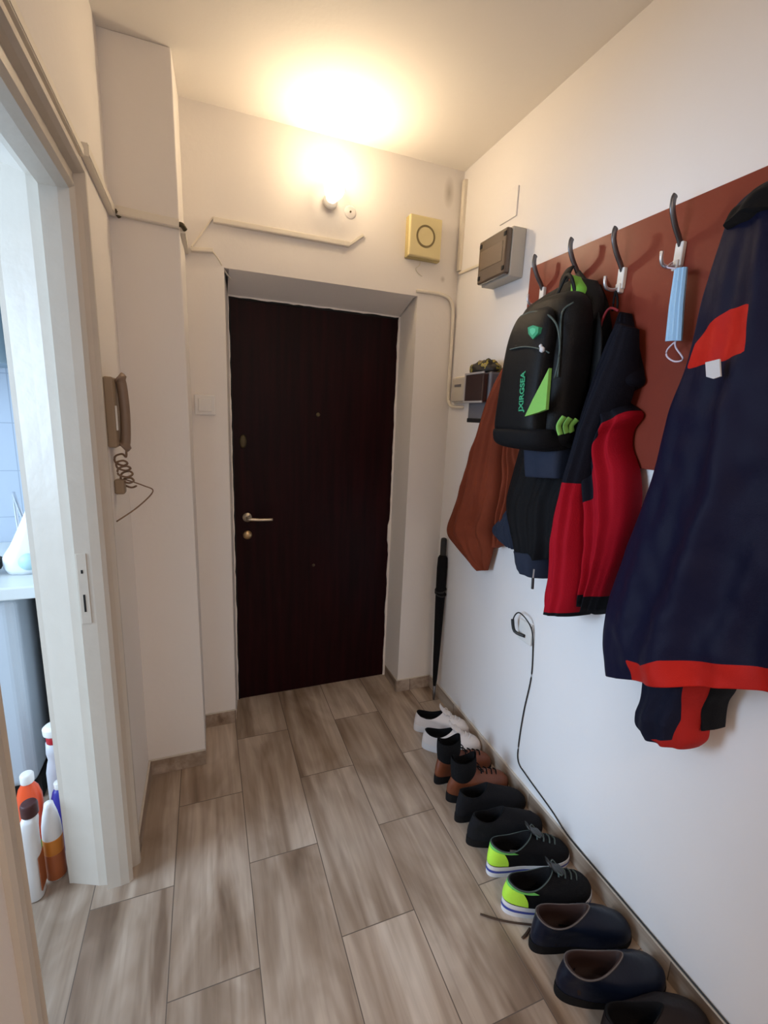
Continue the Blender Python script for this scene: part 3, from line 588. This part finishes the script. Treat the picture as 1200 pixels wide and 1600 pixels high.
# ---------------------------------------------------------------- backpack
def pod(name, rows, m, parent, n=48, org=(0, 0, 0), seed=0, wr=.003):
    """stuffed bag volume: rows (z, x, y, half depth, half width, squareness) joined by smooth rings"""
    bm = bmesh.new(); rings = []; K = (len(rows) - 1) * 6
    for i in range(K + 1):
        v = crn(rows, i / K); z, xc, yc, hx, hy, p = v; r = []
        for k in range(n):
            a = 2 * PI * k / n; c, s = math.cos(a), math.sin(a)
            x = xc + hx * math.copysign(abs(c) ** (2 / p), c); y = yc + hy * math.copysign(abs(s) ** (2 / p), s)
            w_ = wr * noise.noise(Vector((x * 14, y * 14, z * 14 + seed))); r.append(bm.verts.new((x + w_, y + w_, z)))
        rings.append(r)
    for a, b in zip(rings, rings[1:]):
        for k in range(n): bm.faces.new((a[k], a[(k + 1) % n], b[(k + 1) % n], b[k]))
    bm.faces.new(rings[0]); bm.faces.new(rings[-1][::-1])
    return obj(name, bm, m, parent, smooth=True, off=org)
def crn(v, t):
    n = len(v) - 1; i = min(int(t * n), n - 1); u = t * n - i; g = lambda j: v[max(0, min(n, j))]
    return [.5 * (2 * b + (c - a) * u + (2 * a - 5 * b + 4 * c - d) * u * u + (3 * b - a - 3 * c + d) * u ** 3) for a, b, c, d in zip(g(i - 1), g(i), g(i + 1), g(i + 2))]
OB = (.98, 1.20, 1.90)
t = thing('backpack', OB, 'black school backpack with lime green panels hanging from the second hook', 'backpack')
pod('main_bag', [(1.862, 1.0, 1.17, .012, .035, 2.2), (1.855, .992, 1.175, .04, .075, 2.4), (1.82, .988, 1.178, .060, .105, 2.8), (1.74, .985, 1.180, .068, .118, 3.2), (1.64, .985, 1.182, .070, .120, 3.4), (1.54, .985, 1.187, .070, .124, 3.4), (1.465, .985, 1.192, .070, .128, 3.2), (1.43, .988, 1.192, .062, .118, 2.8), (1.418, .99, 1.19, .03, .08, 2.4)], M['nylon'], t, org=OB)
pod('front_pocket', [(1.815, .915, 1.185, .006, .05, 2.2), (1.80, .912, 1.185, .018, .075, 2.5), (1.75, .908, 1.186, .030, .090, 3), (1.68, .904, 1.187, .034, .094, 3.6), (1.58, .902, 1.190, .036, .096, 4), (1.49, .902, 1.195, .036, .10, 4), (1.465, .905, 1.197, .030, .10, 3.4), (1.452, .91, 1.197, .012, .09, 2.6)], M['nylon'], t, org=OB, seed=4, wr=.0015)
pod('bottom_panel', [(1.475, .95, 1.197, .075, .118, 3.5), (1.46, .95, 1.197, .086, .124, 3.4), (1.43, .953, 1.197, .084, .122, 3.2), (1.415, .958, 1.197, .07, .105, 2.8), (1.408, .96, 1.197, .03, .07, 2.4)], M['black'], t, org=OB, seed=2)
LB = lambda y, z, x: (x - OB[0], y - OB[1], z - OB[2])
def decal(name, pts, x, m, th=.002): return obj(name, extrude_poly(bmesh.new(), [(y - OB[1], z - OB[2]) for y, z in pts], 'x', x - OB[0], x + th - OB[0]), m, t)
decal('lime_wedge', [(1.041, 1.637), (1.036, 1.529), (1.070, 1.520), (1.122, 1.509), (1.095, 1.555), (1.067, 1.597)], .8635, M['lime'], .010)
sh = [(1.161, 1.758), (1.139, 1.761), (1.113, 1.752), (1.113, 1.736), (1.133, 1.723), (1.155, 1.740)]
emb = decal('shield_emblem', sh, .8725, M['teal'], .02)
cy_, cz_ = sum(p[0] for p in sh) / 6, sum(p[1] for p in sh) / 6
obj('emblem_leaf', extrude_poly(bmesh.new(), [((y - cy_) * .55 + cy_ - OB[1], (z - cz_) * .55 + cz_ - OB[2]) for y, z in sh], 'x', .8712 - OB[0], .874 - OB[0]), mat('light_green_print', (.10, .50, .28), .5), emb)
tx = bpy.data.curves.new('lettering', 'FONT'); tx.body = 'JXIRGSEA'; tx.size = .0275; tx.extrude = .0008; tx.align_x = 'CENTER'; tx.align_y = 'CENTER'; tx.offset = .0007; tx.space_character = .98
tmp = bpy.data.objects.new('lettering_curve', tx); C.objects.link(tmp); bpy.context.view_layer.update()
me = bpy.data.meshes.new_from_object(tmp); bpy.data.objects.remove(tmp); me.name = 'lettering'; me.materials.clear()
to = link('lettering', me, M['teal'], t)
(ly, lz) = [(1.146, 1.579)][0]
to.matrix_local = Matrix.Translation(LB(ly, lz, .8645)) @ Matrix(((0, 0, -1), (0, 1, 0), (1, 0, 0))).to_4x4() @ Matrix.Rotation(.06, 4, 'Z')
obj('pocket_piping', tube(bmesh.new(), smoothpath([LB(y, z, .90) for y, z in [(1.235, 1.804), (1.182, 1.807), (1.124, 1.792), (1.077, 1.759), (1.055, 1.715), (1.049, 1.665), (1.058, 1.612)]], 6), .0028, 7), M['pipe'], t, smooth=True)
obj('zip_line', tube(bmesh.new(), smoothpath([LB(y, z, .870) for y, z in [(1.232, 1.706), (1.177, 1.707), (1.127, 1.700), (1.077, 1.687), (1.054, 1.677)]], 5), .0022, 6), M['pipe'], t, smooth=True)
obj('side_piping', tube(bmesh.new(), smoothpath([LB(y, z, x) for (y, z), x in zip([(1.080, 1.819), (1.092, 1.792), (1.080, 1.706), (1.075, 1.620)], (.955, .93, .925, .925))], 5), .003, 6), M['pipe'], t, smooth=True)
(ky, kz) = [(1.072, 1.687)][0]
obj('keyring_charm', lathe(lathe(bmesh.new(), [(.002, -.008), (.007, -.004), (.007, .004), (.002, .008)], 10, LB(ky, kz, .860)), [(.001, -.006), (.0045, -.002), (.0045, .003), (.001, .006)], 8, LB(ky + .010, kz + .010, .862)), M['tagw'], t, smooth=True)
def strap(name, pts, wv, m, r=.013, flat=.25, up=(1, 0, 0)):
    return obj(name, tube(bmesh.new(), smoothpath([LB(y, z, x) for x, y, z in pts], 6), r, 12, flat, up), m, t, smooth=True)
strap('shoulder_strap', [(1.045, 1.21, 1.50), (1.06, 1.235, 1.7), (1.05, 1.24, 1.85), (1.055, 1.245, 1.93), (1.075, 1.25, 1.965)], 0, M['nylon'], .020, .3)
cloth('top_flap', [(1.182, 1.922), (1.241, 1.907), (1.303, 1.892), (1.362, 1.869), (1.383, 1.832)], [(1.110, 1.895), (1.081, 1.853), (1.074, 1.810), (1.088, 1.771), (1.122, 1.750)], [.02, .04, .06, .08, .10], M['nylon'], t, xb=1.055, rows=24, cols=30, folds=((.004, 2, 0, .2),), org=OB, seed=31)
strap('carry_handle', [(1.0, 1.13, 1.86), (.99, 1.14, 1.90), (1.0, 1.175, 1.915), (1.0, 1.20, 1.88), (.99, 1.21, 1.85)], 0, M['nylon'], .006, .6)
cloth('lime_tab', [(1.169, 1.919), (1.161, 1.888), (1.157, 1.852)], [(1.150, 1.911), (1.114, 1.874), (1.111, 1.841)], [.02, .03, .03], M['green'], t, xb=1.03, rows=14, cols=14, folds=((.002, 2, 0, 0),), crease=.001, org=OB)
sw = [(1.080, 1.489), (1.061, 1.515), (1.004, 1.507), (1.039, 1.459), (1.069, 1.455)]
wb = [[(1.051, 1.513), (1.031, 1.511), (1.036, 1.465), (1.058, 1.462)], [(1.056, 1.510), (1.038, 1.508), (1.046, 1.467), (1.061, 1.467)], [(1.055, 1.507), (1.035, 1.506), (1.054, 1.473), (1.063, 1.471)]]
for k, (q4, x) in enumerate(zip(wb, (.935, .962, .985))):
    obj('green_webbing', tube(bmesh.new(), smoothpath([LB((q4[0][0] + q4[1][0]) / 2, q4[0][1], x), LB((q4[0][0] + q4[3][0]) / 2 - .002, (q4[0][1] + q4[3][1]) / 2, x - .006), LB((q4[2][0] + q4[3][0]) / 2, q4[3][1], x)], 5), .0095, 8, .35, (0, 1, 0)), M['lime'], t, smooth=True)
strap('side_strap', [(.93, 1.315, 1.55), (.935, 1.33, 1.50), (.95, 1.32, 1.46)], 0, M['lime'], .006, .4)
strap('shoulder_strap', [(1.02, 1.04, 1.50), (1.035, 1.05, 1.62), (1.04, 1.07, 1.75), (1.05, 1.13, 1.86), (1.06, 1.20, 1.93)], 0, M['nylon'], .018, .3)

# ---------------------------------------------------------------- umbrella in the corner
t = thing('umbrella', (1.106, 1.966, 0), 'long furled black umbrella leaning in the corner by the front door', 'umbrella')
top = Vector((.022, .050, .895)); dn = top.normalized()
def seg(r0):
    return [(tuple(dn * h_), r) for h_, r in r0]
def spindle(name, lst, m):
    obj(name, tube(bmesh.new(), [p for p, r in seg(lst)], [r for p, r in seg(lst)], 20), m, t, smooth=True)
spindle('furled_canopy', [(.075, .007), (.12, .012), (.25, .017), (.45, .022), (.62, .026), (.74, .027), (.79, .025), (.805, .016)], M['black'])
spindle('ferrule', [(.004, .005), (.02, .007), (.09, .008)], M['steel'])
spindle('handle', [(.78, .012), (.80, .0155), (.885, .0155), (.893, .013), (.896, .006)], M['blackp'])
bm = bmesh.new()
for k in range(2): tube(bm, [tuple(dn * (.60 + .02 * k) + Vector((.028 * math.cos(a), .028 * math.sin(a), .01 * math.sin(a + k)))) for a in [2 * PI * j / 24 for j in range(25)]], .003, 6)
obj('closing_band', bm, M['blackp'], t, smooth=True)

# ================================================================ SHOES
def bez(p0, p1, p2, p3, t): u = 1 - t; return p0 * u ** 3 + p1 * 3 * u * u * t + p2 * 3 * u * t * t + p3 * t ** 3
def shoe(name, label, group, heel, toe, side, L=.28, wd=.050, sole_h=.022, heel_h=.03, collar=.075, toe_h=.052, front=.085, um='black', lm='lining', sm='dsole', stripe=None, laces=None, shaft=None, cuffm='knit', heelm=None, rimm=None, open_l=.235, tongue=None, overlay=None, co=.27, vee=.18):
    """heel and toe are the shoe's floor points; rings run from the sole's outline up and in to the collar"""
    hx, hy = heel; tx_, ty = toe; ang = math.atan2(ty - hy, tx_ - hx)
    t = thing(name, (hx, hy, 0), label, 'shoe', group, ang); n = 64; K = 16
    def outline(a, g=1.0):
        s = .5 - .5 * math.cos(a); base = (.66 + .34 * min(1, max(0, (s - .15) / .5)) - .10 * math.exp(-((s - .38) / .16) ** 2)) * wd
        y = base * (max(0, 1 - abs(2 * s - 1) ** 3.4)) ** (1 / 2.2) * math.copysign(1, math.sin(a)) if abs(math.sin(a)) > 1e-6 else 0
        return Vector((L * (.5 + (s - .5) * (1 + (g - 1) * .4)), y * g + side * .012 * math.sin(PI * s) * (1 if s < 1 else 0), 0))
    def coll(a, k=1.0):
        c = -math.cos(a); x = L * (co + open_l * c * k); y = .60 * wd * math.sin(a) * k * (1 - vee * c) + side * .006
        z = collar - .016 * (1 - c * c) + (front - collar) * max(0, c) ** 1.5
        return Vector((x, y, z))
    A = [2 * PI * k / n for k in range(n)]
    sh_ = lambda x: sole_h + (heel_h - sole_h) * max(0, 1 - x / (L * .45))
    def up(a, u):
        p0 = outline(a, .98); p0.z = sh_(p0.x); p3 = coll(a); f = max(0, -math.cos(a)); f = f ** 1.2
        d = (p3 - p0).xy.length / L; fw = min(1, d * 2.2)
        p1 = p0 + Vector((0, 0, (toe_h - p0.z) * .95 * fw + (p3.z - p0.z) * .45 * (1 - fw))); out = (p0 - p3).xy.normalized() * .004 if (p0 - p3).xy.length > 1e-5 else Vector((0, 0))
        p1.x += out.x; p1.y += out.y
        h2 = p0.lerp(p3, .42 * fw + .75 * (1 - fw)); h2.z = (toe_h + .012) * fw + (p0.z + (p3.z - p0.z) * .8) * (1 - fw)
        return bez(p0, p1, h2, p3, u)
    def rings_mesh(fn, us, cap0=False, cap1=False, bm=None):
        bm = bm or bmesh.new(); R_ = [[bm.verts.new(fn(a, u)) for a in A] for u in us]
        for i in range(len(R_) - 1):
            for k in range(n): bm.faces.new((R_[i][k], R_[i][(k + 1) % n], R_[i + 1][(k + 1) % n], R_[i + 1][k]))
        if cap0: bm.faces.new(R_[0][::-1])
        if cap1: bm.faces.new(R_[-1])
        return bm
    us = [i / K for i in range(K + 1)]
    def wr(a, u):
        p = up(a, u); k = .0015 * noise.noise(p * 45 + Vector((heel[1] * 9, 0, 0))); return p + Vector((k, k, k)) * min(1, u * 4)
    obj('upper', rings_mesh(wr, us), M[um], t, smooth=True)
    def inn(a, u):
        c = coll(a, 1 - .10 * min(1, u * 3)); c.z += .002 * math.sin(min(1, u * 3) * PI); z1 = sh_(c.x) + .004
        if u > .33: c.z = c.z + (z1 - c.z) * (u - .33) / .67
        return c
    obj('lining', rings_mesh(inn, [0, .1, .2, .33, .6, 1], cap1=True), M[lm], t, smooth=True)
    def so(a, u):
        p = outline(a, 1.03 - .02 * abs(2 * u - 1)); p.z = sh_(p.x) * u + .0005; p.z += (.006 * max(0, (p.x / L - .85) / .15)) * (1 - u); return p
    so_ = obj('sole', rings_mesh(so, [0, .3, .7, 1], True, True), M[sm], t, smooth=False)
    if stripe:
        def st(a, u): p = outline(a, 1.045); p.z = sh_(p.x) * (.45 + .22 * u); return p
        obj('sole_stripe', rings_mesh(st, [0, 1]), M[stripe], so_)
    if rimm:
        obj('collar_edge', tube(bmesh.new(), [tuple(coll(a)) for a in A] + [tuple(coll(A[0]))], .0022, 6), M[rimm], t, smooth=True)
    if heelm:
        def hp(a, u):
            p = up(a, .06 + .72 * u); c = outline(a); o_ = (p - Vector((L * .3, 0, p.z))); o_.z = 0
            return p + o_.normalized() * .0022
        bm = bmesh.new(); aa = [-.95 + 1.9 * k / 24 for k in range(25)]
        g = [[bm.verts.new(hp(a % (2 * PI), u / 8)) for a in aa] for u in range(9)]
        for i in range(8):
            for k in range(24): bm.faces.new((g[i][k], g[i][k + 1], g[i + 1][k + 1], g[i + 1][k]))
        obj('heel_panel', bm, M[heelm], t, smooth=True)
    if overlay:
        def band(a, u):
            p = up(a, .80 + .18 * u); o_ = (p - Vector((L * .3, 0, p.z))); o_.z = 0; return p + o_.normalized() * .003
        bm = bmesh.new(); aa = [-1.5 + 3.0 * k / 36 for k in range(37)]
        g = [[bm.verts.new(band(a % (2 * PI), u / 4)) for a in aa] for u in range(5)]
        for i in range(4):
            for k in range(36): bm.faces.new((g[i][k], g[i][k + 1], g[i + 1][k + 1], g[i + 1][k]))
        obj('collar_trim', bm, M[overlay], t, smooth=True)
    if shaft:
        def shf(a, u):
            c = coll(a, 1 + .05 * math.sin(u * PI)); c.z += shaft * u * (1 + .10 * math.cos(a)) + .004 * math.sin(a * 3) * u; c.x -= .008 * u; return c
        bm = rings_mesh(shf, [0, .2, .4, .6, .8, 1])
        rings_mesh(lambda a, u: (lambda p: Vector(((p.x - L * co) * .88 + L * co, p.y * .88, p.z - .001)))(shf(a, 1 - u)), [0, .5, 1], bm=bm)
        obj('ankle_shaft', bm, M[cuffm], t, smooth=True)
    if tongue:
        bm = bmesh.new(); x0 = L * (co + open_l)
        tube(bm, smoothpath([(x0 + .035, side * .006, front - .010), (x0 + .005, side * .006, front + .004), (x0 - .012, side * .006, front + .022), (x0 - .016, side * .006, front + .03)], 5), .019, 14, .25, (1, 0, 0))
        obj('tongue', bm, M[tongue], t, smooth=True)
    if laces:
        for k in range(4):
            u = .93 - k * .105; p = up(PI, u); q = up(PI - .42, u); r_ = up(PI + .42, u)
            wid = .020 - .001 * k
            pts = [p + Vector((-.004, -wid, -.003)), p + Vector((0, -wid * .5, .004)), p + Vector((.002, 0, .006)), p + Vector((0, wid * .5, .004)), p + Vector((.004, wid, -.003))]
            obj('lace', tube(bmesh.new(), smoothpath(pts, 3), .0028, 6), M[laces], t, smooth=True)
        p = up(PI, .97); bm = bmesh.new()
        for sg in (-1, 1): tube(bm, smoothpath([p + Vector((0, 0, .007)), p + Vector((-.002, sg * .014, .009)), p + Vector((.010, sg * .026, .005)), p + Vector((.016, sg * .014, .001)), p + Vector((.004, 0, .008))], 4), .0022, 6)
        obj('lace_bow', bm, M[laces], t, smooth=True)
    return t
wk = dict(um='leatherw', lm='black', sm='rubberw', laces='leatherw', collar=.092, front=.105, toe_h=.060, sole_h=.026, heel_h=.034, L=.27, wd=.052, tongue='leatherw')
g = 'white sneakers'
shoe('sneaker', 'white sneaker with black inside, farthest shoe of the row, nearest the umbrella', g, (.905, 1.785), (1.125, 1.675), 1, **wk)
shoe('sneaker', 'white sneaker with black inside, second from the umbrella, beside the tan boots', g, (.890, 1.662), (1.122, 1.565), -1, **wk)
wk = dict(um='tan', lm='black', sm='dsole', collar=.105, front=.118, toe_h=.066, sole_h=.020, heel_h=.038, L=.285, wd=.047, shaft=.085, open_l=.19, co=.24, laces='black')
g = 'tan ankle boots'
shoe('ankle_boot', 'tan brown ankle boot with black cuff, right next to the white sneakers', g, (.845, 1.445), (1.118, 1.465), 1, **wk)
shoe('ankle_boot', 'tan brown ankle boot with black cuff, standing nearer the black shoes', g, (.850, 1.352), (1.120, 1.350), -1, **wk)
wk = dict(um='suede', lm='black', sm='dsole', collar=.118, front=.130, toe_h=.065, sole_h=.02, heel_h=.03, L=.305, wd=.046, open_l=.20, co=.25)
g = 'black suede shoes'
shoe('black_shoe', 'plain black shoe right beside the tan ankle boots', g, (.835, 1.256), (1.126, 1.238), 1, **wk)
shoe('black_shoe', 'plain black shoe just before the neon-heeled trainers', g, (.828, 1.160), (1.120, 1.130), -1, **wk)
wk = dict(um='black', lm='black', sm='rubberw', stripe='cobalt', collar=.112, front=.128, toe_h=.068, sole_h=.030, heel_h=.042, L=.305, wd=.053, heelm='neon', overlay='neong', rimm='pipe', laces='pipe', tongue='blackp')
g = 'neon running shoes'
shoe('running_shoe', 'black running shoe with neon yellow heel, the one nearer the front door', g, (.835, 1.040), (1.122, 1.000), 1, **wk)
shoe('running_shoe', 'black running shoe with neon yellow heel, the one beside the navy leather shoes', g, (.815, .925), (1.100, .880), -1, **wk)
wk = dict(um='navyl', lm='lining', sm='dsole', collar=.108, front=.118, toe_h=.068, sole_h=.018, heel_h=.030, L=.315, wd=.054, rimm='edge', open_l=.255, co=.30, vee=.42)
g = 'navy leather shoes'
shoe('leather_shoe', 'dark navy leather shoe with brown lining, beside the neon running shoe', g, (.828, .808), (1.122, .740), 1, **wk)
shoe('leather_shoe', 'dark navy leather shoe with brown lining, beside the near dark brown shoe', g, (.822, .695), (1.118, .625), -1, **wk)
wk.update(um='brownl', lm='black', rimm=None, L=.30, front=.10, collar=.09)
shoe('dark_brown_shoe', 'dark brown shoe cut off by the bottom edge, nearest of the whole row', None, (.845, .568), (1.122, .508), 1, **wk)
def lace(lab, pts, r=.003, m='strap'):
    P = [Vector((x, y, r + .0008)) for x, y in pts]; o = obj('loose_strap', tube(bmesh.new(), [p - P[0] for p in smoothpath(P, 5)], r, 8, .6), M[m], smooth=True); o.location = P[0]; tag(o, lab, 'strap')
M['strap'] = mat('brown_strap', (.05, .025, .015), .6)
lace('thin dark brown strap lying on the tiles below the neon running shoes', [(0.740, 0.931), (0.774, 0.905), (0.819, 0.878), (0.880, 0.849)], .0035)
lace('short dark scrap of strap poking out beside the far navy leather shoe', [(0.821, 0.831), (0.840, 0.837), (0.861, 0.846)], .004)
lace('dark brown strap lying by the skirting past the toe of the running shoes', [(1.153, 0.960), (1.149, 0.923), (1.145, 0.885), (1.144, 0.852)], .0035)

# ================================================================ KITCHEN SEEN THROUGH THE DOORWAY
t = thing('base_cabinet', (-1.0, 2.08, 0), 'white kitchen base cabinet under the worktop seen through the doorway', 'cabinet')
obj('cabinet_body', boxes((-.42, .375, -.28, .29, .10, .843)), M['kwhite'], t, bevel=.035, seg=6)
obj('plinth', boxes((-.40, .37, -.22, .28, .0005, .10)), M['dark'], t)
t = thing('gap_dark_rack', (-.525, 2.1, 0), 'added slim black rack that darkens the gap beside the white kitchen cabinet', 'rack')  # black filler added so the gap by the cabinet renders dark enough
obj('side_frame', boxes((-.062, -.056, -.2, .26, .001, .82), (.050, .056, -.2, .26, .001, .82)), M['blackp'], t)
obj('gap_dark_back', boxes((-.056, .050, .24, .25, .02, .82)), M['dark'], t)
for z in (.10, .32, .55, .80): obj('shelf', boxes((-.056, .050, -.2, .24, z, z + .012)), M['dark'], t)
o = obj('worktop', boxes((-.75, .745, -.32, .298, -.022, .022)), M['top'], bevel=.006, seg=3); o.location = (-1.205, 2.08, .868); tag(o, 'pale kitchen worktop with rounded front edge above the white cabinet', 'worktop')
t = thing('wall_cabinet', (-.95, 2.2, 1.62), 'kitchen wall cabinet with shade painted on its side at the left edge of the doorway view', 'cabinet')
obj('cabinet_body', boxes((-.35, .290, -.15, .178, 0, .75)), mat('shaded_cabinet_side', (.17, .24, .29), .4), t, bevel=.003)  # blue-grey body colour stands in for the shadow on the cabinet's side
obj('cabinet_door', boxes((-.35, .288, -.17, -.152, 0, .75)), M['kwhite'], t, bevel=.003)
# things on the worktop
ZT = .8905
t = thing('plastic_bag', (-.612, 1.93, ZT), 'white plastic bag with pale teal print standing on the kitchen worktop', 'bag')
bm = bmesh.new(); rr = []
for z, w1, w2, xo in ((0, .062, .040, 0), (.02, .072, .05, 0), (.06, .072, .05, .002), (.10, .058, .042, .012), (.15, .045, .030, .022), (.20, .034, .016, .034), (.225, .030, .008, .040)):
    rr.append([bm.verts.new(((w1 + .006 * noise.noise(Vector((k, z * 30, 0)))) * math.cos(2 * PI * k / 28) + xo, w2 * math.sin(2 * PI * k / 28) * (1 + .2 * noise.noise(Vector((k * .7, z * 20, 3)))), z)) for k in range(28)])
for a, b in zip(rr, rr[1:]):
    for k in range(28): bm.faces.new((a[k], a[(k + 1) % 28], b[(k + 1) % 28], b[k]))
bm.faces.new(rr[0][::-1]); bm.faces.new(rr[-1])
obj('bag_body', bm, mat('white_bag', (.80, .84, .86), .5), t, smooth=True)
obj('printed_disc', lathe(bmesh.new(), [(.030, -.047), (.030, -.0535), (.002, -.056)], 24, (.018, 0, .05), 'Y'), M['teall'], t, smooth=True)
t = thing('saucepan', (-.765, 1.93, ZT), 'blue-grey enamel pan with a dark knob on the kitchen worktop', 'pan')
obj('pan_body', lathe(bmesh.new(), [(.045, 0), (.062, .012), (.070, .04), (.068, .055), (.066, .056), (.05, .058), (.005, .066)], 28), M['enamelb'], t, smooth=True)
obj('pan_handle', tube(bmesh.new(), smoothpath([(.064, -.01, .045), (.078, -.015, .062), (.082, -.01, .045), (.070, -.005, .02)], 5), .006, 8), M['blackp'], t, smooth=True)
t = thing('kitchen_tap', (-.74, 2.28, ZT), 'thin grey kitchen tap with a bent spout behind the worktop things', 'tap')
obj('tap_base', lathe(bmesh.new(), [(.022, 0), (.020, .03), (.012, .05)], 16), M['lsteel'], t, smooth=True)
obj('spout', tube(bmesh.new(), smoothpath([(0, 0, .03), (0, -.01, .18), (.01, -.04, .235), (.04, -.12, .225), (.10, -.24, .150)], 7), .0065, 10), M['lsteel'], t, smooth=True)
# cleaning bottles on the kitchen floor by the jamb
t = thing('detergent_bottle', (-.541, 1.436, 0), 'white detergent bottle with brown cap on the floor in the kitchen doorway', 'bottle')
bm = bmesh.new(); rr = []
for z, a_, b_, xo in ((.001, .026, .026, 0), (.006, .029, .030, 0), (.10, .029, .030, 0), (.16, .030, .029, 0), (.20, .028, .027, .002), (.24, .025, .024, .006), (.27, .022, .022, .012), (.290, .017, .018, .016)):
    rr.append([bm.verts.new((a_ * math.copysign(abs(math.cos(2 * PI * k / 28)) ** .7, math.cos(2 * PI * k / 28)) + xo, b_ * math.copysign(abs(math.sin(2 * PI * k / 28)) ** .7, math.sin(2 * PI * k / 28)), z)) for k in range(28)])
for a, b in zip(rr, rr[1:]):
    for k in range(28): bm.faces.new((a[k], a[(k + 1) % 28], b[(k + 1) % 28], b[k]))
bm.faces.new(rr[0][::-1]); bm.faces.new(rr[-1])
obj('bottle_body', bm, M['botw'], t, smooth=True)
obj('cap', lathe(bmesh.new(), [(.020, .290), (.022, .294), (.022, .325), (.019, .332), (.002, .333)], 20, (.016, 0, 0)), M['capb'], t, smooth=True, bevel=.0012)
obj('amber_label', boxes((.0275, .0300, -.022, .022, .03, .15)), M['botr'], t, bevel=.001)
t = thing('amber_bottle', (-.494, 1.487, 0), 'bottle with white top and amber lower half against the kitchen door jamb', 'bottle')
def ov(prof, a=1, b=1): return lathe(bmesh.new(), prof, 24, (0, 0, 0), 'Z', a, b)
obj('bottle_body', ov([(.022, .001), (.026, .006), (.0265, .175), (.025, .20), (.020, .235), (.014, .262), (.012, .275)]), M['botw'], t, smooth=True)
obj('lower_label', ov([(.0268, .008), (.0272, .011), (.0272, .098), (.0268, .10)]), M['botr'], t, smooth=True)
obj('upper_label', ov([(.0268, .1005), (.0272, .102), (.0272, .152), (.0268, .155)]), M['botb'], t, smooth=True)
t = thing('orange_bottle', (-.580, 1.60, 0), 'orange-red bottle with white cap behind the white detergent bottle', 'bottle')
obj('bottle_body', ov([(.030, .001), (.034, .008), (.033, .06), (.035, .10), (.033, .15), (.036, .19), (.035, .225), (.028, .255), (.016, .275), (.015, .285)], 1, .8), M['boto'], t, smooth=True)
obj('cap', lathe(bmesh.new(), [(.019, .278), (.019, .305), (.016, .310), (.002, .311)], 20), M['white'], t, smooth=True, bevel=.0012)
obj('green_label', ov([(.0348, .03), (.0355, .032), (.0355, .062), (.0348, .064)], 1, .8), M['lime'], t, smooth=True)
t = thing('spray_bottle', (-.537, 1.735, 0), 'grey-white bottle with red collar at the back of the cleaning bottles', 'bottle')
obj('bottle_body', ov([(.030, .001), (.034, .006), (.034, .20), (.028, .235), (.024, .25), (.028, .275), (.026, .318)], 1, .8), mat('grey_white_plastic', (.55, .55, .58), .4), t, smooth=True)
obj('red_collar', lathe(bmesh.new(), [(.0215, .316), (.023, .320), (.023, .342), (.021, .345)], 20), M['redp'], t, smooth=True, bevel=.0012)
obj('cap', lathe(bmesh.new(), [(.024, .345), (.030, .352), (.031, .375), (.020, .385), (.002, .387)], 20), M['white'], t, smooth=True, bevel=.0012)
t = thing('blue_bottle', (-.497, 1.60, 0), 'dark blue bottle mostly hidden behind the amber bottle', 'bottle')
obj('bottle_body', ov([(.024, .001), (.027, .006), (.027, .19), (.020, .22), (.012, .235)]), M['bluep'], t, smooth=True)
obj('cap', lathe(bmesh.new(), [(.014, .233), (.014, .255), (.002, .257)], 16), M['white'], t, smooth=True, bevel=.0012)
